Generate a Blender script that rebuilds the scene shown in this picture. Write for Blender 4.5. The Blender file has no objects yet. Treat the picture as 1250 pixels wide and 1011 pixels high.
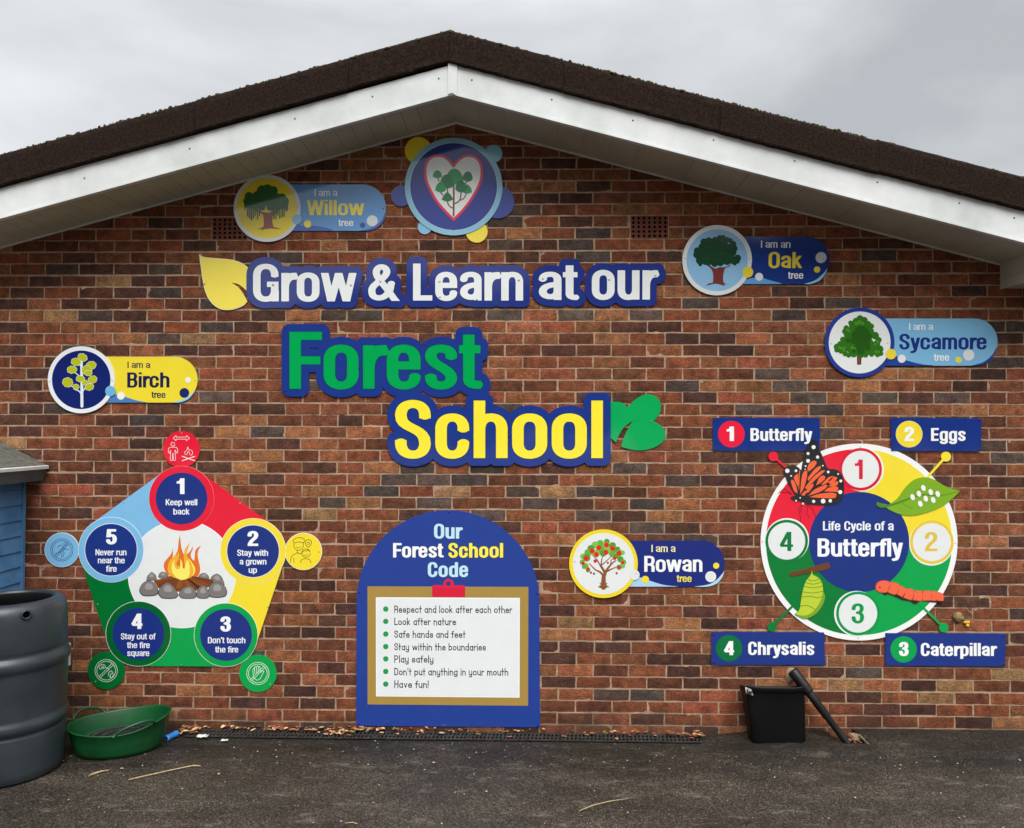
import bpy, bmesh, math, random
import numpy as np
from mathutils import Vector, geometry
random.seed(7); RNG = np.random.default_rng(7)
S = bpy.context.scene
COL = S.collection
R = math.radians

# ------------------------------------------------------------------ camera
PW, PH = 1250.0, 1011.0
FPX, CD, CH, YAW, PITCH, ROLL = 955.0, 4.98315, 1.91246, 1.35471, 1.2, 0.13154

def cam_axes():
    y, p, r = R(YAW), R(PITCH), R(ROLL)
    f = np.array([-math.sin(y)*math.cos(p), math.cos(y)*math.cos(p), math.sin(p)])
    rt = np.array([math.cos(y), math.sin(y), 0.0])
    u = np.cross(rt, f)
    return math.cos(r)*rt+math.sin(r)*u, -math.sin(r)*rt+math.cos(r)*u, f
AX, AY, AF = cam_axes()
CAM = np.array([0.0, -CD, CH])

def rays(px, py):
    px = np.asarray(px, float); py = np.asarray(py, float)
    return ((px-PW/2)/FPX)[..., None]*AX + ((PH/2-py)/FPX)[..., None]*AY + AF

def on_wall(pts, out=0.0):
    """points measured on the facade -> metres (x, z) on the plane standing 'out' metres proud of it"""
    p = np.asarray(pts, float).reshape(-1, 2)
    v = rays(p[:, 0], p[:, 1]); t = (CD-out)/v[:, 1]
    return np.stack([v[:, 0]*t, CH+v[:, 2]*t], 1)

def on_ground(px, py, z=0.0):
    v = rays(px, py); t = (z-CH)/v[2]
    return Vector((v[0]*t, -CD+v[1]*t, z))

cd = bpy.data.cameras.new('camera'); co = bpy.data.objects.new('camera', cd); COL.objects.link(co)
from mathutils import Matrix
m3 = Matrix((AX, AY, -AF)).transposed()
co.matrix_world = Matrix.Translation(CAM) @ m3.to_4x4()
cd.sensor_fit = 'HORIZONTAL'; cd.sensor_width = 36; cd.lens = 36*FPX/PW
cd.clip_start = .05; cd.clip_end = 2000
S.camera = co

# ------------------------------------------------------------------ light
SUN_EL, SUN_AZ = 50.0, 12.0       # high, in front of the facade, behind thick cloud
W = bpy.data.worlds.new('World'); S.world = W; W.use_nodes = True
nt = W.node_tree; nt.nodes.clear()
def N(t, typ, **kw):
    n = t.nodes.new(typ)
    for k, v in kw.items():
        if k in n.inputs: n.inputs[k].default_value = v
        else: setattr(n, k, v)
    return n
bg = N(nt, 'ShaderNodeBackground'); wo = N(nt, 'ShaderNodeOutputWorld')
sky = N(nt, 'ShaderNodeTexSky'); sky.sky_type = 'NISHITA'; sky.sun_disc = False
sky.sun_elevation = R(SUN_EL); sky.sun_rotation = R(180-SUN_AZ); sky.air_density = 1.0; sky.dust_density = 3.0
tc = N(nt, 'ShaderNodeTexCoord')
mp = N(nt, 'ShaderNodeMapping'); mp.inputs['Scale'].default_value = (1.0, 1.0, 1.9); mp.inputs['Location'].default_value = (.55, .2, .35)
nz = N(nt, 'ShaderNodeTexNoise', Scale=1.5, Detail=6.0, Roughness=.52, Distortion=.25)
rmp = N(nt, 'ShaderNodeValToRGB')
rmp.color_ramp.elements[0].position = .34; rmp.color_ramp.elements[0].color = (2.75, 2.87, 2.99, 1)
rmp.color_ramp.elements[1].position = .66; rmp.color_ramp.elements[1].color = (5.2, 5.32, 5.42, 1)
sep = N(nt, 'ShaderNodeSeparateXYZ')
gr = N(nt, 'ShaderNodeMapRange'); gr.inputs['From Min'].default_value = .46; gr.inputs['From Max'].default_value = 1.0
gr.inputs['To Min'].default_value = 1.0; gr.inputs['To Max'].default_value = 4.4
mul = N(nt, 'ShaderNodeVectorMath', operation='SCALE')
mix = N(nt, 'ShaderNodeMix', data_type='RGBA'); mix.inputs['Factor'].default_value = .94
L = nt.links.new
L(tc.outputs['Generated'], mp.inputs['Vector']); L(mp.outputs['Vector'], nz.inputs['Vector']); L(nz.outputs['Fac'], rmp.inputs['Fac'])
L(tc.outputs['Generated'], sep.inputs[0]); L(sep.outputs['Z'], gr.inputs['Value'])
L(rmp.outputs['Color'], mul.inputs[0]); L(gr.outputs['Result'], mul.inputs['Scale'])
L(sky.outputs['Color'], mix.inputs['A']); L(mul.outputs['Vector'], mix.inputs['B'])
L(mix.outputs['Result'], bg.inputs['Color']); bg.inputs['Strength'].default_value = .1
L(bg.outputs[0], wo.inputs['Surface'])
sl = bpy.data.lights.new('sun', 'SUN'); sl.energy = 1.5; sl.angle = R(38); sl.color = (1.0, .97, .93)
so = bpy.data.objects.new('sun', sl); COL.objects.link(so)
d = Vector((math.sin(R(SUN_AZ))*math.cos(R(SUN_EL)), -math.cos(R(SUN_AZ))*math.cos(R(SUN_EL)), math.sin(R(SUN_EL))))
so.rotation_euler = d.to_track_quat('Z', 'Y').to_euler(); so.location = d*30
S.view_settings.view_transform = 'Standard'; S.view_settings.look = 'None'
S.view_settings.exposure = 0.88; S.view_settings.gamma = 1.0

# ------------------------------------------------------------------ materials
def lin(h):
    if isinstance(h, str):
        h = h.lstrip('#'); h = [int(h[i:i+2], 16)/255 for i in (0, 2, 4)]
    return tuple(c/12.92 if c <= .04045 else ((c+.055)/1.055)**2.4 for c in h)
MATS = {}
def newmat(name):
    m = bpy.data.materials.new(name); m.use_nodes = True; MATS[name] = m
    t = m.node_tree; return m, t, t.nodes['Principled BSDF']
def gloss(hexc, rough=.07):
    """printed aluminium-composite / acrylic sign face"""
    key = 'print_'+hexc.strip('#')+str(rough)
    if key in MATS: return MATS[key]
    m, t, b = newmat(key)
    n = N(t, 'ShaderNodeTexNoise', Scale=9.0, Detail=5.0, Roughness=.6)
    geo = N(t, 'ShaderNodeNewGeometry')
    r = N(t, 'ShaderNodeMapRange'); r.inputs['To Min'].default_value = rough*.7; r.inputs['To Max'].default_value = rough*1.6
    c = lin(hexc)
    mx = N(t, 'ShaderNodeMix', data_type='RGBA'); mx.inputs['A'].default_value = (*[v*.93 for v in c], 1); mx.inputs['B'].default_value = (*[min(1, v*1.04+.003) for v in c], 1)
    t.links.new(geo.outputs['Position'], n.inputs['Vector'])
    t.links.new(n.outputs['Fac'], r.inputs['Value']); t.links.new(n.outputs['Fac'], mx.inputs['Factor'])
    t.links.new(r.outputs['Result'], b.inputs['Roughness']); t.links.new(mx.outputs['Result'], b.inputs['Base Color'])
    n2 = N(t, 'ShaderNodeTexNoise', Scale=3.0, Detail=1.0)
    b.inputs['Coat Weight'].default_value = .12; b.inputs['Coat Roughness'].default_value = .03
    bp = N(t, 'ShaderNodeBump', Strength=.06, Distance=.02)
    t.links.new(geo.outputs['Position'], n2.inputs['Vector']); t.links.new(n2.outputs['Fac'], bp.inputs['Height']); t.links.new(bp.outputs[0], b.inputs['Normal'])
    return m
def mottled(name, c0, c1, scale=20., rough=.7, bump=.3, dist=.004, detail=8., c2=None, spec=.5, bscale=None, metal=0., lo=.35, hi=.65):
    m, t, b = newmat(name)
    geo = N(t, 'ShaderNodeTexCoord')
    n = N(t, 'ShaderNodeTexNoise', Scale=scale, Detail=detail, Roughness=.62)
    cr = N(t, 'ShaderNodeValToRGB'); e = cr.color_ramp.elements
    e[0].position = lo; e[0].color = (*lin(c0), 1); e[1].position = hi; e[1].color = (*lin(c1), 1)
    if c2: x = e.new(.5*(lo+hi)); x.color = (*lin(c2), 1)
    n2 = N(t, 'ShaderNodeTexNoise', Scale=bscale or scale*4, Detail=6.0, Roughness=.65)
    bp = N(t, 'ShaderNodeBump', Strength=bump, Distance=dist)
    lk = t.links.new
    lk(geo.outputs['Object'], n.inputs['Vector']); lk(geo.outputs['Object'], n2.inputs['Vector'])
    lk(n.outputs['Fac'], cr.inputs['Fac']); lk(cr.outputs['Color'], b.inputs['Base Color'])
    lk(n2.outputs['Fac'], bp.inputs['Height']); lk(bp.outputs[0], b.inputs['Normal'])
    b.inputs['Roughness'].default_value = rough; b.inputs['Specular IOR Level'].default_value = spec; b.inputs['Metallic'].default_value = metal
    return m

NAVY, NAVY2, DNAVY = '#1f3888', '#263682', '#131f50'
LBLUE, MBLUE, YEL, GRN, DGRN, RED, WHT = '#86bfe6', '#4a7fc0', '#f3df3c', '#00a650', '#00763a', '#e81f3c', '#e9edec'
MSTEEL = mottled('screw_steel', '#9c9e9f', '#cfd1d1', 60, .45, .1, metal=.5)
MBLACKSCREW = mottled('screw_black', '#101216', '#23262c', 60, .4, .1)

# bricks: one colour per brick lives in a colour attribute, blotches and wire-cut face in nodes
mB, t, b = newmat('brick_face')
lk = t.links.new
at = N(t, 'ShaderNodeVertexColor', layer_name='brick_colour')
geo = N(t, 'ShaderNodeNewGeometry')
n1 = N(t, 'ShaderNodeTexNoise', Scale=14.0, Detail=5.0, Roughness=.6)
n2 = N(t, 'ShaderNodeTexNoise', Scale=160.0, Detail=4.0, Roughness=.7)
mpg = N(t, 'ShaderNodeMapping'); mpg.inputs['Scale'].default_value = (1, 1, 1.9); mpg.inputs['Rotation'].default_value = (0, R(28), 0)
n3 = N(t, 'ShaderNodeTexNoise', Scale=75.0, Detail=6.0, Roughness=.72, Distortion=.4)
r1 = N(t, 'ShaderNodeMapRange'); r1.inputs['From Min'].default_value = .3; r1.inputs['From Max'].default_value = .72; r1.inputs['To Min'].default_value = .55; r1.inputs['To Max'].default_value = 1.6
r2 = N(t, 'ShaderNodeMapRange'); r2.inputs['From Min'].default_value = .3; r2.inputs['From Max'].default_value = .7; r2.inputs['To Min'].default_value = .5; r2.inputs['To Max'].default_value = 1.5
r3 = N(t, 'ShaderNodeMapRange'); r3.inputs['From Min'].default_value = .3; r3.inputs['From Max'].default_value = .7; r3.inputs['To Min'].default_value = .5; r3.inputs['To Max'].default_value = 1.5
mA = N(t, 'ShaderNodeMath', operation='MULTIPLY'); mC = N(t, 'ShaderNodeMath', operation='MULTIPLY')
vs = N(t, 'ShaderNodeVectorMath', operation='SCALE')
lk(geo.outputs['Position'], n1.inputs['Vector']); lk(geo.outputs['Position'], n2.inputs['Vector'])
lk(geo.outputs['Position'], mpg.inputs['Vector']); lk(mpg.outputs['Vector'], n3.inputs['Vector'])
lk(n1.outputs['Fac'], r1.inputs['Value']); lk(n2.outputs['Fac'], r2.inputs['Value']); lk(n3.outputs['Fac'], r3.inputs['Value'])
lk(r1.outputs['Result'], mA.inputs[0]); lk(r2.outputs['Result'], mA.inputs[1]); lk(mA.outputs[0], mC.inputs[0]); lk(r3.outputs['Result'], mC.inputs[1])
lk(at.outputs['Color'], vs.inputs[0]); lk(mC.outputs[0], vs.inputs['Scale'])
# pale lime bloom in irregular patches
n4 = N(t, 'ShaderNodeTexNoise', Scale=5.5, Detail=7.0, Roughness=.68)
r4 = N(t, 'ShaderNodeMapRange'); r4.inputs['From Min'].default_value = .58; r4.inputs['From Max'].default_value = .8; r4.inputs['To Max'].default_value = .32
mxb = N(t, 'ShaderNodeMix', data_type='RGBA'); mxb.inputs['B'].default_value = (*lin('#a08058'), 1)
lk(geo.outputs['Position'], n4.inputs['Vector']); lk(n4.outputs['Fac'], r4.inputs['Value']); lk(r4.outputs['Result'], mxb.inputs['Factor'])
lk(vs.outputs['Vector'], mxb.inputs['A'])
def foot_stain(t, src, dst):
    """splash dirt and algae along the lowest courses, with a ragged edge"""
    g = N(t, 'ShaderNodeNewGeometry'); sp = N(t, 'ShaderNodeSeparateXYZ'); n = N(t, 'ShaderNodeTexNoise', Scale=4.0, Detail=7.0, Roughness=.65)
    ad = N(t, 'ShaderNodeMath', operation='MULTIPLY_ADD'); ad.inputs[1].default_value = .55; ad.inputs[2].default_value = -.18
    sb = N(t, 'ShaderNodeMath', operation='SUBTRACT'); mr = N(t, 'ShaderNodeMapRange'); mr.inputs['From Min'].default_value = -.05; mr.inputs['From Max'].default_value = .09; mr.inputs['To Max'].default_value = .55
    mx = N(t, 'ShaderNodeMix', data_type='RGBA'); mx.inputs['B'].default_value = (*lin('#3a3029'), 1); l_ = t.links.new
    l_(g.outputs['Position'], sp.inputs[0]); l_(g.outputs['Position'], n.inputs['Vector']); l_(n.outputs['Fac'], ad.inputs[0]); l_(ad.outputs[0], sb.inputs[0]); l_(sp.outputs['Z'], sb.inputs[1])
    l_(sb.outputs[0], mr.inputs['Value']); l_(mr.outputs['Result'], mx.inputs['Factor']); l_(src, mx.inputs['A']); l_(mx.outputs['Result'], dst)
foot_stain(t, mxb.outputs['Result'], b.inputs['Base Color'])
bp = N(t, 'ShaderNodeBump', Strength=1.0, Distance=.009); lk(n3.outputs['Fac'], bp.inputs['Height'])
bp2 = N(t, 'ShaderNodeBump', Strength=.8, Distance=.003); lk(n2.outputs['Fac'], bp2.inputs['Height']); lk(bp.outputs[0], bp2.inputs['Normal']); lk(bp2.outputs[0], b.inputs['Normal'])
b.inputs['Roughness'].default_value = .85; b.inputs['Specular IOR Level'].default_value = .3
mM = mottled('mortar', '#8c715b', '#c2a78d', 9, .95, .8, .004, c2='#a98d75', bscale=220, spec=.15, lo=.3, hi=.7)
foot_stain(mM.node_tree, mM.node_tree.nodes['Color Ramp'].outputs['Color'], mM.node_tree.nodes['Principled BSDF'].inputs['Base Color'])

# ------------------------------------------------------------------ scene bookkeeping
def tag(o, label, cat, group=None, kind=None):
    o['label'] = label; o['category'] = cat
    if group: o['group'] = group
    if kind: o['kind'] = kind
    return o
def thing(name, label, cat, loc, group=None):
    o = bpy.data.objects.new(name, None); COL.objects.link(o); o.location = loc; o.empty_display_size = .1
    return tag(o, label, cat, group)
def mesh_obj(name, verts, faces, mats, midx=None, parent=None, smooth=False, origin=None):
    """verts in world metres; stored relative to the parent thing"""
    org = np.zeros(3)
    p = parent
    while p is not None: org += np.array(p.location); p = p.parent
    if parent is None and origin is not None: org = np.array(origin, float)
    me = bpy.data.meshes.new(name)
    v = np.asarray(verts, float)-org
    me.from_pydata(v.tolist(), [], faces)
    for m in mats: me.materials.append(m)
    if midx is not None and len(mats) > 1:
        me.polygons.foreach_set('material_index', np.asarray(midx, dtype=np.int32))
    if smooth: me.polygons.foreach_set('use_smooth', np.ones(len(me.polygons), dtype=bool))
    me.update()
    o = bpy.data.objects.new(name, me); COL.objects.link(o)
    if parent is not None: o.parent = parent
    elif origin is not None: o.location = origin
    return o

# ------------------------------------------------------------------ 2D drawing kit (units: photo-measured facade units)
def Z(ox, oy, s):
    def f(*pts):
        a = np.asarray(pts, float).reshape(-1, 2)
        return a/s + np.array([ox, oy])
    f.s = s
    return f
def circ(c, r, n=None):
    n = n or int(max(20, min(120, r*3.2)))
    a = np.linspace(0, 2*np.pi, n, endpoint=False)
    return np.stack([c[0]+r*np.cos(a), c[1]+r*np.sin(a)], 1)
def ell(c, rx, ry, rot=0, n=28):
    a = np.linspace(0, 2*np.pi, n, endpoint=False); q = R(rot)
    x, y = rx*np.cos(a), ry*np.sin(a)
    return np.stack([c[0]+x*math.cos(q)-y*math.sin(q), c[1]+x*math.sin(q)+y*math.cos(q)], 1)
def smooth(pts, closed=True, n=6, sharp=62):
    p = np.asarray(pts, float); m = len(p); out = []
    def ang(i):
        if not closed and (i == 0 or i == m-1): return 180
        a = p[i]-p[i-1]; c = p[(i+1) % m]-p[i]
        d_ = math.degrees(math.atan2(a[0]*c[1]-a[1]*c[0], a @ c)); return abs(d_)
    sh = [ang(i) > sharp for i in range(m)]
    for i in range(m if closed else m-1):
        j = (i+1) % m
        p1, p2 = p[i], p[j]
        t1 = (p2-p[i-1])*.5 if not sh[i] else (p2-p1)*.6
        t2 = (p[(i+2) % m]-p1)*.5 if not sh[j] else (p2-p1)*.6
        ll = np.linalg.norm(p2-p1)
        for t_ in (t1, t2):
            q = np.linalg.norm(t_)
            if q > 1.2*ll: t_ *= 1.2*ll/q
        for k in range(n):
            u = k/n
            out.append((2*u**3-3*u**2+1)*p1+(u**3-2*u**2+u)*t1+(-2*u**3+3*u**2)*p2+(u**3-u**2)*t2)
    if not closed: out.append(p[-1])
    return np.array(out)
def simplify(p, tol):
    n = len(p)
    if n < 5: return p
    k = int(np.argmax(((p-p[0])**2).sum(1)))
    keep = np.zeros(n, bool); keep[0] = keep[k] = True
    st = [(0, k), (k, n)]
    q = np.vstack([p, p[:1]])
    while st:
        a, b_ = st.pop()
        if b_-a < 2: continue
        s, e = q[a], q[b_]; d_ = e-s; l = np.hypot(*d_)+1e-12
        dd = np.abs((q[a+1:b_, 0]-s[0])*d_[1]-(q[a+1:b_, 1]-s[1])*d_[0])/l
        i = int(np.argmax(dd))
        if dd[i] > tol:
            i += a+1; keep[i % n] = True; st += [(a, i), (i, b_)]
    return p[keep]
def march(f, x0, y0, h):
    """zero contours of the sampled field f[j,i] (negative inside) -> list of closed loops"""
    ins = f < 0
    c = ins[:-1, :-1]*1+ins[:-1, 1:]*2+ins[1:, 1:]*4+ins[1:, :-1]*8
    js, is_ = np.nonzero((c > 0) & (c < 15))
    T = {1: [(3, 0)], 2: [(0, 1)], 3: [(3, 1)], 4: [(1, 2)], 5: [(3, 0), (1, 2)], 6: [(0, 2)], 7: [(3, 2)], 8: [(2, 3)], 9: [(2, 0)],
         10: [(0, 1), (2, 3)], 11: [(2, 1)], 12: [(1, 3)], 13: [(1, 0)], 14: [(0, 3)]}
    nxt = {}
    def key(e, j, i): return (0, j, i) if e == 0 else (1, j, i+1) if e == 1 else (0, j+1, i) if e == 2 else (1, j, i)
    for j, i in zip(js.tolist(), is_.tolist()):
        for a, b_ in T[int(c[j, i])]: nxt[key(a, j, i)] = key(b_, j, i)
    loops = []
    while nxt:
        k0, k = nxt.popitem(); lp = [k0]
        while k != k0 and k in nxt:
            lp.append(k); k = nxt.pop(k)
        P = []
        for o, j, i in lp:
            a = f[j, i]; b_ = f[j, i+1] if o == 0 else f[j+1, i]
            t_ = a/(a-b_) if a != b_ else .5
            P.append((x0+(i+(t_ if o == 0 else 0))*h, y0+(j+(t_ if o else 0))*h))
        loops.append(np.array(P))
    return loops
def area(p): return .5*float(np.sum(p[:, 0]*np.roll(p[:, 1], -1)-np.roll(p[:, 0], -1)*p[:, 1]))
def inside(pt, poly):
    x, y = pt; a = poly; b_ = np.roll(poly, -1, 0)
    cr = (a[:, 1] > y) != (b_[:, 1] > y)
    xi = a[:, 0]+(y-a[:, 1])*(b_[:, 0]-a[:, 0])/np.where(b_[:, 1] == a[:, 1], 1e-9, b_[:, 1]-a[:, 1])
    return bool(np.sum(cr & (x < xi)) % 2)
def group(loops, tol, amin):
    loops = [simplify(l, tol) for l in loops if len(l) > 3 and abs(area(l)) > amin]
    loops = [l for l in loops if len(l) > 2]
    loops.sort(key=lambda l: -abs(area(l)))
    lev = [sum(inside(l[0], m) for m in loops[:i]) for i, l in enumerate(loops)]
    out = []
    for i, l in enumerate(loops):
        if lev[i] % 2 == 0:
            out.append([l]+[m for j, m in enumerate(loops) if j > i and lev[j] == lev[i]+1 and inside(m[0], l)])
    return out
def seg_field(F, X, Y, h, segs):
    """F min= distance to segments. seg = (ax,ay,bx,by,rad,capA,capB,(ylo,yhi)) caps True=butt"""
    for ax, ay, bx, by, r, ca, cb, clip in segs:
        mg = r+3*h
        i0 = max(0, int((min(ax, bx)-mg-X[0])/h)); i1 = min(len(X), int((max(ax, bx)+mg-X[0])/h)+2)
        j0 = max(0, int((min(ay, by)-mg-Y[0])/h)); j1 = min(len(Y), int((max(ay, by)+mg-Y[0])/h)+2)
        if i0 >= i1 or j0 >= j1: continue
        x = X[None, i0:i1]; y = Y[j0:j1, None]
        dx, dy = bx-ax, by-ay; l = math.hypot(dx, dy)
        if l < 1e-9: continue
        t_ = ((x-ax)*dx+(y-ay)*dy)/(l*l)
        tt = np.clip(t_, -9 if ca else 0, 9 if cb else 1)
        dd = np.hypot(x-ax-tt*dx, y-ay-tt*dy)-r
        if ca: dd = np.maximum(dd, -t_*l)
        if cb: dd = np.maximum(dd, (t_-1)*l)
        if clip: dd = np.maximum(dd, np.maximum(clip[0]-y, y-clip[1]))
        F[j0:j1, i0:i1] = np.minimum(F[j0:j1, i0:i1], dd)
def strokes(paths, h=.2, butt=False, amin=.15):
    """paths: [(points, full width)] -> shapes (outer + holes)"""
    segs = []
    for p, w in paths:
        p = np.asarray(p, float)
        ws = np.broadcast_to(np.asarray(w, float), (len(p),))
        for k in range(len(p)-1):
            segs.append((*p[k], *p[k+1], (ws[k]+ws[k+1])/4, butt and k == 0, butt and k == len(p)-2, None))
    return _field(segs, h, amin)
def _field(segs, h, amin, discs=()):
    xs = [s[0] for s in segs]+[s[2] for s in segs]+[d_[0]-d_[2] for d_ in discs]+[d_[0]+d_[2] for d_ in discs]
    ys = [s[1] for s in segs]+[s[3] for s in segs]+[d_[1]-d_[2] for d_ in discs]+[d_[1]+d_[2] for d_ in discs]
    mr = max([s[4] for s in segs]+[0])+4*h
    X = np.arange(min(xs)-mr, max(xs)+mr, h); Y = np.arange(min(ys)-mr, max(ys)+mr, h)
    F = np.full((len(Y), len(X)), 5.0*h+mr)
    seg_field(F, X, Y, h, segs)
    for cx, cy, r in discs: F = np.minimum(F, np.hypot(X[None, :]-cx, Y[:, None]-cy)-r)
    return group(march(F, X[0], Y[0], h), h*.12, amin)
def blobs(ds, h=.25): return _field([], h, .2, ds)
def dilate(shapes, r, h=.4):
    """outline grown by r with rounded corners: the cut backing round a word"""
    al = [l for s in shapes for l in s]
    p = np.vstack(al); x0, y0 = p.min(0)-r-3*h; x1, y1 = p.max(0)+r+3*h
    X = np.arange(x0, x1, h); Y = np.arange(y0, y1, h)
    F = np.full((len(Y), len(X)), r+3*h)
    segs = []
    for l in al:
        q = np.roll(l, -1, 0)
        segs += [(*a, *b_, r, False, False, None) for a, b_ in zip(l, q)]
    F[:] = 5*h
    seg_field(F, X, Y, h, segs)
    for s in shapes:   # interior
        for j, y in enumerate(Y):
            cr = np.zeros(len(X), int)
            for l in s:
                a, b_ = l, np.roll(l, -1, 0)
                k = (a[:, 1] > y) != (b_[:, 1] > y)
                if k.any():
                    xi = a[k, 0]+(y-a[k, 1])*(b_[k, 0]-a[k, 0])/(b_[k, 1]-a[k, 1])
                    cr += (X[None, :] > xi[:, None]).sum(0)
            F[j, cr % 2 == 1] = np.minimum(F[j, cr % 2 == 1], -h)
    return group(march(F, X[0], Y[0], h), h*.12, 2.0)
def hull(pts):
    p = sorted(map(tuple, pts))
    def half(p):
        o = []
        for q in p:
            while len(o) > 1 and (o[-1][0]-o[-2][0])*(q[1]-o[-2][1])-(o[-1][1]-o[-2][1])*(q[0]-o[-2][0]) <= 0: o.pop()
            o.append(q)
        return o
    return np.array(half(p)[:-1]+half(p[::-1])[:-1])

# ------------------------------------------------------------------ lettering: a condensed grotesque drawn from skeleton strokes
def parse(s, n=9):
    out = []; tk = s.split(); i = 0; cur = None; pts = []
    def num(k): return float(tk[k])
    while i < len(tk):
        c = tk[i]
        if c == 'M': cur = (num(i+1), num(i+2)); pts = [cur]; i += 3
        elif c == 'L': cur = (num(i+1), num(i+2)); pts.append(cur); i += 3
        elif c == 'H': cur = (num(i+1), cur[1]); pts.append(cur); i += 2
        elif c == 'V': cur = (cur[0], num(i+1)); pts.append(cur); i += 2
        elif c in 'abC':
            x0, y0 = cur
            if c == 'C': x1, y1, x2, y2, x3, y3 = [num(i+k) for k in range(1, 7)]; i += 7
            else:
                x3, y3 = num(i+1), num(i+2); i += 3; k = .63
                if c == 'a': x1, y1, x2, y2 = x0, y0+(y3-y0)*k, x3-(x3-x0)*k, y3
                else: x1, y1, x2, y2 = x0+(x3-x0)*k, y0, x3, y3-(y3-y0)*k
            for q in range(1, n+1):
                u = q/n; v = 1-u
                pts.append((v**3*x0+3*v*v*u*x1+3*v*u*u*x2+u**3*x3, v**3*y0+3*v*v*u*y1+3*v*u*u*y2+u**3*y3))
            cur = (x3, y3)
    # merge duplicates
    o = [pts[0]]
    for p in pts[1:]:
        if math.hypot(p[0]-o[-1][0], p[1]-o[-1][1]) > 1e-6: o.append(p)
    return o
GC = {}
def glyph(ch, s, h, hand):
    k = (ch, s, h, hand)
    if k in GC: return GC[k]
    x = .64 if hand else .765
    ov = 0 if hand else .012
    X, T, B = x-h+ov, 1-h, h-ov
    P = []; w = .2; clip = None
    def A(st, cl=None): P.append((parse(st) if isinstance(st, str) else list(map(tuple, smooth(st, False, 6, 200))), cl))
    def ring(w_, lo=B, hi=X, ry=.2):
        l, r, m = s, w_-s, w_/2; ry = min(ry, (hi-lo)/2-.001)
        A(f'M {l} {(lo+hi)/2} V {hi-ry} a {m} {hi} b {r} {hi-ry} V {lo+ry} a {m} {lo} b {l} {lo+ry} V {(lo+hi)/2+.001}')
    q = .2
    if ch == ' ': w = .26
    elif ch == 'o': w = .59; ring(w)
    elif ch in 'ce':
        w = .57; l, r, m = s, w-s, w/2; yb = .405*x/.755
        if ch == 'c' and hand: A(f'M {r-.01} {X-.13} a {m} {X} b {l} {X-q} V {B+q} a {m} {B} b {r-.01} {B+.12}')
        elif ch == 'c': A(f'M {r} {x*.62} V {X-q+.01} a {m} {X} b {l} {X-q} V {B+q} a {m} {B} b {r} {B+q} V {x*.38}')
        else:
            A(f'M {r} {yb-h} V {X-q} a {m} {X} b {l} {X-q} V {B+q} a {m} {B} b {r} {B+.15 if not hand else B+.06} V {B+.175 if not hand else B+.065}'); A(f'M {l} {yb} H {r}')
    elif ch in 'nhmr':
        l = s
        A(f'M {l} 0 V {1 if ch == "h" else x}')
        if ch == 'r':
            w = .40; A(f'M {l} {X-.30} a {w-.08} {X-.008} H {w}')
            if not hand: A(f'M {l} {X-.36} a {w-.06} {X-.05} H {w}')
        else:
            w = .57 if ch != 'm' else .87
            a = (w-2*s)/2 if ch == 'm' else w-2*s
            for i in range(2 if ch == 'm' else 1):
                l0 = l+i*a; A(f'M {l0+a} 0 V {X-q} a {l0+a*.52} {X} b {l0} {X-.21}')
    elif ch == 'u':
        w = .57; l, r = s, w-s; A(f'M {r} 0 V {x}'); A(f'M {l} {x} V {B+q} a {l+(r-l)*.48} {B} b {r} {B+.21}')
    elif ch == 'a':
        w = .56; l, r, m = s, w-s, w/2
        if hand: ring(w); A(f'M {r} {x} V 0')
        else:
            A(f'M {l} {.545} V {X-.135} a {m} {X} b {r} {X-.15} V 0')
            A(f'M {r} .44 C {r-.02} .41 {l} .44 {l} .225 C {l} .06 {r} .02 {r} .25')
    elif ch == 's':
        w = .54; l, r, m = s, w-s, w/2
        A(f'M {r} {X-.17} V {X-.13} a {m} {X} b {l} {X-.13} C {l} {x/2+.02} {r} {x/2-.02} {r} {B+.135} a {m} {B} b {l} {B+.14} V {B+.18}')
    elif ch == 't':
        w = .37; c = .165; A(f'M {c} {.95} V {B+.11} a {c+.14} {B+ov} H {w}' if not hand else f'M {c} .95 V 0'); A(f'M 0 {X-ov} H {w-.01}')
    elif ch == 'f':
        w = .38; c = .17; A(f'M {c} 0 V {T-.14} a {w-.05} {T} H {w}'); A(f'M 0 {X-ov} H {w-.02}')
    elif ch == 'l': w = 2*s; A(f'M {s} 0 V 1')
    elif ch == 'i': w = 2*s; A(f'M {s} 0 V {x}'); A(f'M {s} {1-1.6*h} V 1' if not hand else f'M {s} .86 V .93')
    elif ch in 'bdpgq':
        w = .585; ring(w); l, r, m = s, w-s, w/2
        if ch == 'b': A(f'M {l} 0 V 1')
        if ch == 'd': A(f'M {r} 0 V 1')
        if ch == 'p': A(f'M {l} -.22 V {x}')
        if ch == 'q': A(f'M {r} -.22 V {x}')
        if ch == 'g': A(f'M {r} {x} V -.04 a {m} -.17 b {l} -.07')
    elif ch in 'wW':
        t_ = x if ch == 'w' else 1; w = .93 if ch == 'w' else 1.02; e = s*1.0
        A(f'M {e*.95} {t_+.04} L {w*.285} .0 L {w*.5} {t_*.98} L {w*.715} .0 L {w-e*.95} {t_+.04}', (0, t_))
    elif ch == 'v': w = .55; A(f'M {s} {x+.04} L {w/2} .02 L {w-s} {x+.04}', (0, x))
    elif ch == 'y':
        w = .56
        if hand: A(f'M {s} {x} V {B+q} a {w/2} {B} b {w-s} {B+q}'); A(f'M {w-s} {x} V -.06 a {w/2} -.22 b {s} -.12')
        else: A(f'M {s*.95} {x+.04} L {w/2} .05', (-.3, x)); A([(w-s*.95, x+.04), (w*.68, .3), (w*.55, .0), (w*.44, -.13), (w*.3, -.165), (.1, -.165)], (-.3, x))
    elif ch == 'k':
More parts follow.
